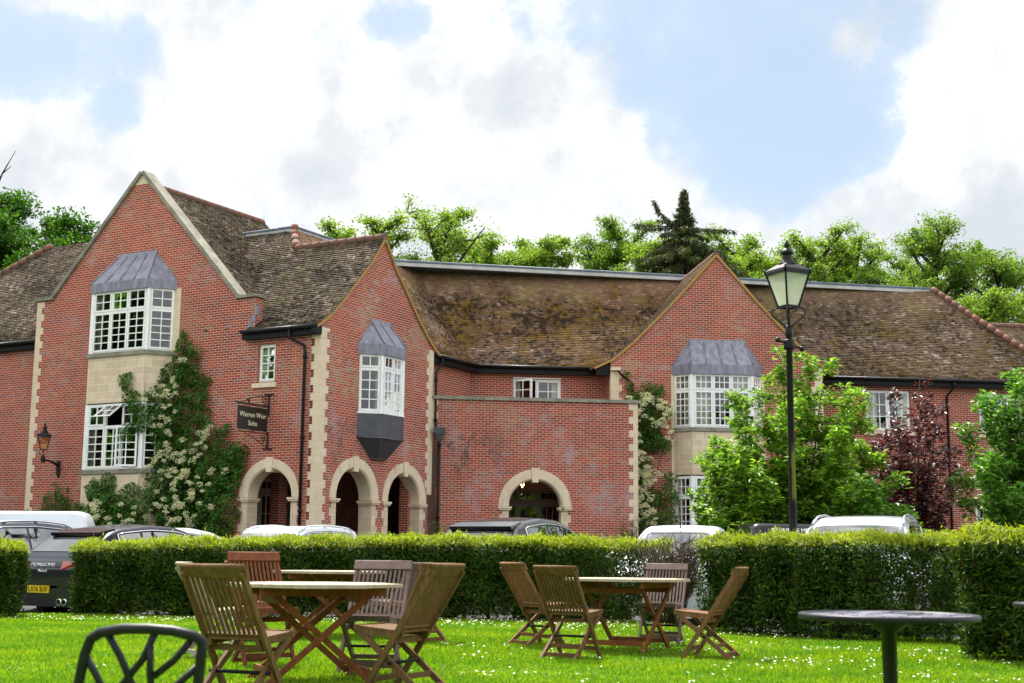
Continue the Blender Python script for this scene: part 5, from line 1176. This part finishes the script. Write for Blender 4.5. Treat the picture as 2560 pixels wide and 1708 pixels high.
text('Macan S', .06, V((xr-.02, 0, .83)), (0, -1, .0), (.1, 0, 1), LETR, cdark, 'boot_lettering', .006, 1.1)
m = MB(); m.box((xr-.0, 0, .62), (.10, 1.7, .05)); m.box((xr-.01, 0, .40), (.10, 1.66, .30)); m.build('bumper', P_BLUEBLK, cdark)
for sg in (-1, 1):
    for k in (0, 1):
        m = MB(); m.tube([(xr+.1, sg*(.52+.13*k), .33), (xr-.08, sg*(.52+.13*k), .33)], .055, 14); e_ = m.build('exhaust_pipe', CHROME, cdark); m = MB(); m.tube([(xr-.082, sg*(.52+.13*k), .33), (xr-.085, sg*(.52+.13*k), .33)], .044, 14); m.build('exhaust_mouth', PLAST, e_)
car('parked_car', 'slate grey car with bright roof rails at the left edge before the white van', 'suv', (-9.05, 26.2, -.15), yw(26), P_GREY, scale=1.0)
car('parked_van', 'white panel van parked at the left edge under the stone quoin', 'van', (-12.65, 32.9, .02), yw(262), P_WHITE, 'van', zs=.98)
car('parked_car', 'pale white hatchback with long aerial, just below the big climbing hydrangea', 'hatch', (-6.75, 29.3, .0), yw(62), P_PALE, antenna=(.15, .5), zs=1.04)
car('parked_car', 'white car with white roof rails parked in front of the twin arches', 'suv', (-4.85, 28.9, -.08), yw(207), P_WHITE, railmat=P_WHITE, zs=.985)
car('parked_car', 'black hatchback seen from behind in front of the terrace arch', 'coupe_suv', (.35, 25.2, -.12), yw(30), P_BLK, zs=1.10)
car('parked_car', 'white car with thin aerial behind the dead twiggy bush', 'hatch', (3.05, 24.5, -.15), yw(196), P_WHITE, antenna=(.1, -.2), zs=1.14, scale=1.04)
car('parked_car', 'silver car with curved roof rails just right of the lamp post', 'suv', (5.75, 22.5, -.15), yw(203), P_SILV, railmat=P_SILV, zs=1.075, scale=1.03)
car('parked_car', 'white car cut off by the right edge behind the nearest hedge', 'suv', (9.7, 25.6, -.1), yw(2), P_WHITE, railmat=P_WHITE, roofrack=False, zs=.99)
cb, tpb, scb = car('parked_van', 'low black van with white lettering behind the right hedge, left of the silver car', 'van', (7.2, 28.4, -.1), yw(82), P_BLK, 'van', zs=.92)
text('EXQUISITE ME', .12, V((-1.75, -.815, 1.80)), (1, 0, 0), (0, .25, 1), principled('white_lettering', (.8, .8, .8), .5), cb, 'van_lettering', .006, 1.0)

# ------------------------------------------------------------------ garden furniture
W_OLIVE = mat_wood('olive_weathered_teak', (.088, .046, .017), (.170, .096, .041)); W_RED = mat_wood('oiled_red_teak', (.115, .034, .015), (.20, .062, .028)); W_MAUVE = mat_wood('mauve_weathered_teak', (.105, .066, .058), (.185, .130, .118)); W_BROWN = mat_wood('brown_teak', (.118, .055, .022), (.215, .112, .052)); W_PALE = mat_wood('bleached_teak', (0.302, 0.252, 0.194), (0.389, 0.338, 0.274)); W_TABLE = mat_wood('bleached_table_top', (0.331, 0.274, 0.194), (0.432, 0.374, 0.288)); W_LEG = mat_wood('orange_teak', (0.129, 0.043, 0.013), (0.215, 0.077, 0.026))
def make_chair():
    # sitter faces +y
    t = thing('folding_chair', 'x', 'chair'); hw = .225
    B0, B1 = V((0, .20, 0)), V((0, -.36, .90)); Pz = lambda z: B0.lerp(B1, z/.90)
    S0, S1 = V((0, -.30, 0)), V((0, .26, .45))
    for s in (-1, 1):
        m = MB(); m.beam(B0+V((s*hw, 0, 0)), B1+V((s*hw, 0, -.04)), .026, .042, (1, 0, 0)); m.build('back_leg', W_OLIVE, t)
        m = MB(); m.beam(S0+V((s*(hw-.035), 0, 0)), S1+V((s*(hw-.035), 0, 0)), .026, .042, (1, 0, 0)); m.build('seat_leg', W_OLIVE, t)
    m = MB(); d = (B1-B0).normalized(); nrm = V((0, d.z, -d.y)); nt = V((0, -.34, .30))
    def slab(z0, z1, w, th, rnd=True):
        a, b = Pz(z0), Pz(z1); m.beam(a, b, w, th, (1, 0, 0))
    slab(.835, .895, .49, .034); 
    m.tube([Pz(.897)+V((x, 0, 0)) for x in (-.245, .245)], .017, 8)
    slab(.44, .475, .43, .024)
    for k in range(11):
        x = -.188+.0376*k; a, b = Pz(.47)+V((x, 0, 0)), Pz(.84)+V((x, 0, 0)); m.beam(a, b, .019, .012, (1, 0, 0))
    m.build('backrest', W_OLIVE, t)
    m = MB(); a, b = V((0, -.11, .425)), V((0, .27, .455))
    for x in (-.185, .185): m.beam(a+V((x, 0, -.012)), b+V((x, 0, -.012)), .024, .04, (1, 0, 0))
    for k in range(9):
        p = a.lerp(b, (k+.5)/9); m.box(p+UP*.014, (.40, .036, .014), Matrix.Rotation(R(4.5), 3, 'X'))
    m.box(b+V((0, .0, .004)), (.42, .03, .045)); m.build('seat', W_OLIVE, t)
    for p, w_ in ((B0.lerp(B1, .12), .43), (S0.lerp(S1, .30), .37), (S0.lerp(S1, .12), .37), (B0.lerp(B1, .42), .43)):
        m = MB(); m.box(p, (w_, .022, .038)); m.build('stretcher', W_OLIVE, t)
    m = MB(); m.tube([(-.235, -.025, .225), (.235, -.025, .225)], .012, 8); m.build('pivot_rod', PLAST, t)
    return t
proto = make_chair(); used = [0]; GCH = 'folding teak chairs on the lawn'
def place_chair(x, y, face, label, wood, s=1.0, sz=1.0, z=0):
    # face: heading the sitter looks, from +Y towards +X
    t = proto if not used[0] else copy_tree(proto); used[0] = 1
    t.location = (x, y, z); t.rotation_euler = (0, 0, -R(face)); t.scale = (s, s, s*sz); tag(t, label, 'chair', GCH)
    for ch in t.children:
        sl = ch.material_slots[0]
        if ch.name.startswith('pivot'): continue
        sl.link = 'OBJECT'; sl.material = wood
    return t
CH = [(-1.76, 9.2, 24, 'olive brown folding chair seen from behind, left of the nearest wooden table', W_OLIVE, 1.02, 1.0),
      (-2.17, 12.3, 150, 'taller reddish folding chair on the far side of the nearest wooden table', W_RED, 1.0, 1.11),
      (-1.16, 11.75, 188, 'mauve grey folding chair facing us, right of the nearest wooden table', W_MAUVE, 1.04, 1.0),
      (-.78, 10.2, -64, 'olive brown folding chair turned away at the right end of the nearest wooden table', W_OLIVE, 1.02, 1.01),
      (-2.86, 13.6, 60, 'pale bleached folding chair half hidden behind the olive chair at far left', W_PALE, 1.0, 1.0),
      (-2.9, 15.9, 75, 'folding chair behind the reddish one, facing the farther table', W_BROWN, 1.0, 1.0),
      (-1.35, 16.4, -60, 'pinkish folding chair at the farther table, mostly behind the mauve chair', W_MAUVE, 1.0, 1.0),
      (-1.05, 16.0, -42, 'brown folding chair at the right end of the farther table', W_BROWN, 1.0, 1.0),
      (.33, 15.55, 58, 'brown folding chair at left of the right-hand wooden table, turned sideways', W_BROWN, 1.0, 1.02),
      (.62, 13.75, 31, 'olive brown folding chair seen from behind at the front of the right-hand wooden table', W_OLIVE, .98, 1.02),
      (1.75, 15.95, 198, 'mauve folding chair facing us across the right-hand wooden table', W_MAUVE, 1.02, 1.0),
      (2.0, 14.0, -66, 'brown folding chair at the right of the right-hand wooden table beside the hedge', W_BROWN, 1.0, 1.0)]
for c in CH: place_chair(*c)
def make_table():
    t = thing('octagonal_table', 'x', 'table'); m = MB(); r = .66
    oc = [(r*cos(pi/8+k*pi/4), r*sin(pi/8+k*pi/4)) for k in range(8)]
    rim = MB()
    for k in range(8):
        a, b = V((*oc[k], .725)), V((*oc[(k+1) % 8], .725)); ia, ib = a*1, b*1; ia.x *= .9; ia.y *= .9; ib.x *= .9; ib.y *= .9
        rim.hexa([a-UP*.013, b-UP*.013, ib-UP*.013, ia-UP*.013, a+UP*.013, b+UP*.013, ib+UP*.013, ia+UP*.013])
    rim.build('table_rim', W_TABLE, t)
    for k in range(16):                                  # slats of the top
        x = -.58+k*.0775; w_ = .07; half = min(.585, .585*1.08-max(0, abs(x)-.25)*.95); m.box((x, 0, .726), (w_, 2*half, .024))
    m.build('table_top', W_TABLE, t)
    for sy in (-1, 1):
        y = .33*sy
        for s in (-1, 1):
            m = MB(); m.beam((-.42*s, y+.02*s*sy, 0), (.40*s, y+.02*s*sy, .70), .026, .046, (0, 1, 0)); m.build('leg', W_LEG, t)
    for x, z, n_ in ((-.36, .10, 'stretcher'), (.36, .10, 'stretcher'), (-.33, .62, 'rail'), (.33, .62, 'rail')):
        m = MB(); m.box((x, 0, z), (.03, .66, .05)); m.build(n_, W_LEG, t)
    for y in (-.36, .36):
        m = MB(); m.box((0, y, .68), (.95, .03, .06)); m.build('rail', W_LEG, t)
    return t
tb0 = make_table(); TB = [(-1.55, 10.95, 20, 'nearest bleached octagonal wooden table among the four left chairs', 1.04, 1.045), (-2.23, 17.0, 12, 'farther octagonal wooden table seen edge on beyond the reddish chair', 1.08, 1.08), (1.27, 15.0, 62, 'octagonal wooden table in the right-hand group near the hedge gap', 1.04, 1.045)]
for i, (x, y, rz, lab, s, sz) in enumerate(TB):
    t = tb0 if i == 0 else copy_tree(tb0); t.location = (x, y, 0); t.rotation_euler = (0, 0, R(rz)); t.scale = (s, s, sz); tag(t, lab, 'table', 'octagonal wooden tables')
# metal bistro furniture
METAL = mat_noise('charcoal_powder_coat', (.006, .0065, .009), (.011, .012, .015), 20, .45, 3); METAL.node_tree.nodes['Principled BSDF'].inputs['Specular IOR Level'].default_value = .25
METALT = mat_noise('grey_cast_metal', (.11, .107, .14), (.17, .165, .205), 18, .42, 3)
def make_round():
    t = thing('round_metal_table', 'x', 'table'); m = MB(); r = .42
    m.lathe([(r-.03, .718), (r-.004, .719), (r, .725), (r, .741), (r-.006, .747), (r-.03, .747), (r-.035, .738), (r-.035, .722)], 72); m.build('rim', METAL, t)
    m = MB()
    for k in range(-14, 15):                              # diagonal pierced slats of the top
        y = k*.028; h = math.sqrt(max(0, (r-.03)**2-y*y))
        if h < .03: continue
        n = max(1, int(2*h/.15))
        for j in range(n):
            a, b = -h+2*h*j/n+(.008 if j else 0), -h+2*h*(j+1)/n-(.008 if j < n-1 else 0); m.box(((a+b)/2, y, .738), (b-a, .018, .010), Matrix.Rotation(R(random.uniform(-16, 16)), 3, 'X'))
    for x in (-.25, 0, .25): m.box((x, 0, .726), (.03, 2*math.sqrt((r-.03)**2-x*x), .012))
    m.build('table_top', METALT, t)
    m = MB(); m.lathe([(.10, .72), (.10, .70), (.036, .66), (.031, .05), (.042, .04), (.22, .02), (.25, .0)], 28); m.build('pedestal', METAL, t); return t
rt = make_round(); rt.location = (1.80, 6.58, 0); rt.rotation_euler = (0, 0, R(38)); tag(rt, 'round charcoal metal table on a single pillar at the front right', 'table', 'round metal tables')
r2 = copy_tree(rt); r2.location = (3.52, 8.45, 0); r2.rotation_euler = (0, 0, R(70)); tag(r2, 'round metal table of which only the rim shows at the right edge', 'table', 'round metal tables')
mc = thing('metal_chair', 'black metal garden chair with crisscross lattice back at the front left', 'chair', (-1.10, 4.28, 0), R(-9))
def bk(u, z): return V((u, -.02-.16*(z-.42)+.5*u*u*.5, z))     # back plane, camera side
m = MB(); arc = [(-.235, .40), (-.225, .55), (-.190, .69), (-.168, .738), (-.135, .757), (-.06, .770), (.02, .771), (.10, .766), (.165, .752), (.188, .735), (.185, .70), (.165, .55), (.155, .40)]
m.tube([bk(*p) for p in arc], .0165, 10); m.build('back_frame', METAL, mc)
for seq in ([(-.115, .757), (-.075, .69), (-.03, .59), (.0, .48), (.01, .42)], [(-.19, .69), (-.15, .62), (-.10, .52), (-.06, .42)], [(.045, .768), (.0, .68), (-.07, .60), (-.14, .52), (-.20, .44)], [(.025, .72), (.022, .64), (.03, .54), (.06, .42)], [(.155, .742), (.10, .68), (.035, .63)], [(.17, .66), (.10, .60), (.03, .545), (-.05, .46)], [(.16, .53), (.11, .47), (.08, .42)]):
    m = MB(); m.tube([bk(*p)+V((0, .004, 0)) for p in seq], .0115, 8, True); m.build('lattice_bar', METAL, mc)
m = MB(); m.tube([V((x, y, .43)) for x, y in ((-.22, .02), (-.22, .38), (-.16, .44), (.10, .44), (.155, .38), (.15, .02), (-.22, .02))], .014, 8)
for k in range(7): m.box((-.035, .05+k*.058, .432), (.35, .03, .012))
m.build('seat', METAL, mc)
for x, y, dx, dy in ((-.22, .40, -.02, .04), (.15, .40, .02, .04), (-.22, .02, -.03, -.05), (.15, .02, .03, -.05)):
    m = MB(); m.tube([(x, y, .43), (x+dx, y+dy, 0)], [.015, .012], 8); m.build('leg', METAL, mc)

# ------------------------------------------------------------------ lawn: grass blades and daisies
def inlawn(x, y): return (y < 21.93) & ~((x > 1.9) & (x < 2.62) & (y > 21.9-(x-1.9)*3.2)) & ~((x >= 2.6) & (y > 19.55-(x-2.6)*.757)) & (y > 7.5)
N = 430000; y = 8.0+(22.1-8.0)*RNG.uniform(0, 1, N)**.85; x = RNG.uniform(-1, 1, N)*(y*.43+.9); k = inlawn(x, y); x, y = x[k], y[k]; n = len(x)
h = RNG.uniform(.022, .052, n)*(1+.35*np.sin(x*1.3+y*.9)*np.sin(y*1.7)); an = RNG.uniform(0, 2*pi, n); wd = .0045+.0004*y; ln = RNG.normal(size=(n, 2))*.018
wd = wd*RNG.uniform(.7, 1.3, n); P = np.zeros((n, 3, 3)); P[:, 0] = np.stack([x-np.cos(an)*wd, y-np.sin(an)*wd, np.zeros(n)], 1); P[:, 1] = np.stack([x+np.cos(an)*wd, y+np.sin(an)*wd, np.zeros(n)], 1); P[:, 2] = np.stack([x+ln[:, 0], y+ln[:, 1], h], 1)
LF_GRASS = mat_leaf('grass_blades', rb((.07, .175, .006), (.115, .235, .009), (.165, .295, .012), (.27, .35, .025)), .45, .5, .2, .9)
tag(quads('grass', P, LF_GRASS, None, 3), kind='stuff')
def dais(n, cx, cy, sx, sy): return np.stack([RNG.normal(cx, sx, n), RNG.normal(cy, sy, n)], 1)
cl_ = [dais(1300, -1.2, 20.6, 2.8, .65), dais(300, 1.6, 19.6, 1.0, 1.0), dais(260, -4.6, 20.6, 1.2, .5), dais(120, -6.6, 20.4, .7, .4)]
for _ in range(34):
    cx, cy = random.uniform(-.6, 4.8), random.uniform(10.6, 18); s_ = random.uniform(.10, .45); cl_.append(dais(random.randint(3, 40), cx, cy, s_, s_*.8))
for _ in range(14): cl_.append(dais(random.randint(2, 6), random.uniform(-5.5, 4), random.uniform(10.5, 19), .3, .3))
for _ in range(12): cl_.append(dais(random.randint(5, 24), random.uniform(2.9, 5.0), random.uniform(11.5, 15.2), .22, .22))
d = np.concatenate(cl_); d = d[inlawn(d[:, 0], d[:, 1]+.15)]; n = len(d); zz = RNG.uniform(.035, .065, n)
tilt = RNG.normal(size=(n, 2))*.3; r = RNG.uniform(.007, .0115, n)
def disc(rad, dz, k=7):
    P = np.zeros((n, k, 3))
    for j in range(k):
        a = 2*pi*j/k; px, py = np.cos(a)*r*rad, np.sin(a)*r*rad; P[:, j] = np.stack([d[:, 0]+px, d[:, 1]+py, zz+dz+px*tilt[:, 0]+py*tilt[:, 1]-.0], 1)
    return P
PW = principled('daisy_petals', (.82, .82, .80), .7)
dz_ = tag(quads('daisies', disc(1.0, 0), PW, None, 7), kind='stuff'); quads('daisy_eyes', disc(.4, .003), principled('daisy_yellow', (.7, .42, .02), .7), dz_, 7)['kind'] = 'stuff'

# ------------------------------------------------------------------ unseen wood, added behind and left of the camera to darken reflections
q = []
for i in range(70):
    x, y = random.uniform(-75, 75), random.uniform(-46, -30); zt = random.uniform(9, 17); rr = random.uniform(3, 5.5)
    k = 420; g = RNG.normal(size=(k, 3)); g /= np.linalg.norm(g, axis=1, keepdims=True); g *= RNG.uniform(.75, 1.05, (k, 1)); q.append(np.stack([x+g[:, 0]*rr, y+g[:, 1]*rr*.8, zt*.52+g[:, 2]*zt*.48], 1))
for i in range(54):
    x, y = random.uniform(-80, -52), random.uniform(-34, 48); zt = random.uniform(15, 23); rr = random.uniform(3.5, 6); k = 420
    g = RNG.normal(size=(k, 3)); g /= np.linalg.norm(g, axis=1, keepdims=True); g *= RNG.uniform(.75, 1.05, (k, 1)); q.append(np.stack([x+g[:, 0]*rr, y+g[:, 1]*rr, zt*.52+g[:, 2]*zt*.48], 1))
q = np.concatenate(q); tag(quads('added_woodland', leaf_quads(q, 1.3, 1.1), LF_OAK), kind='stuff')
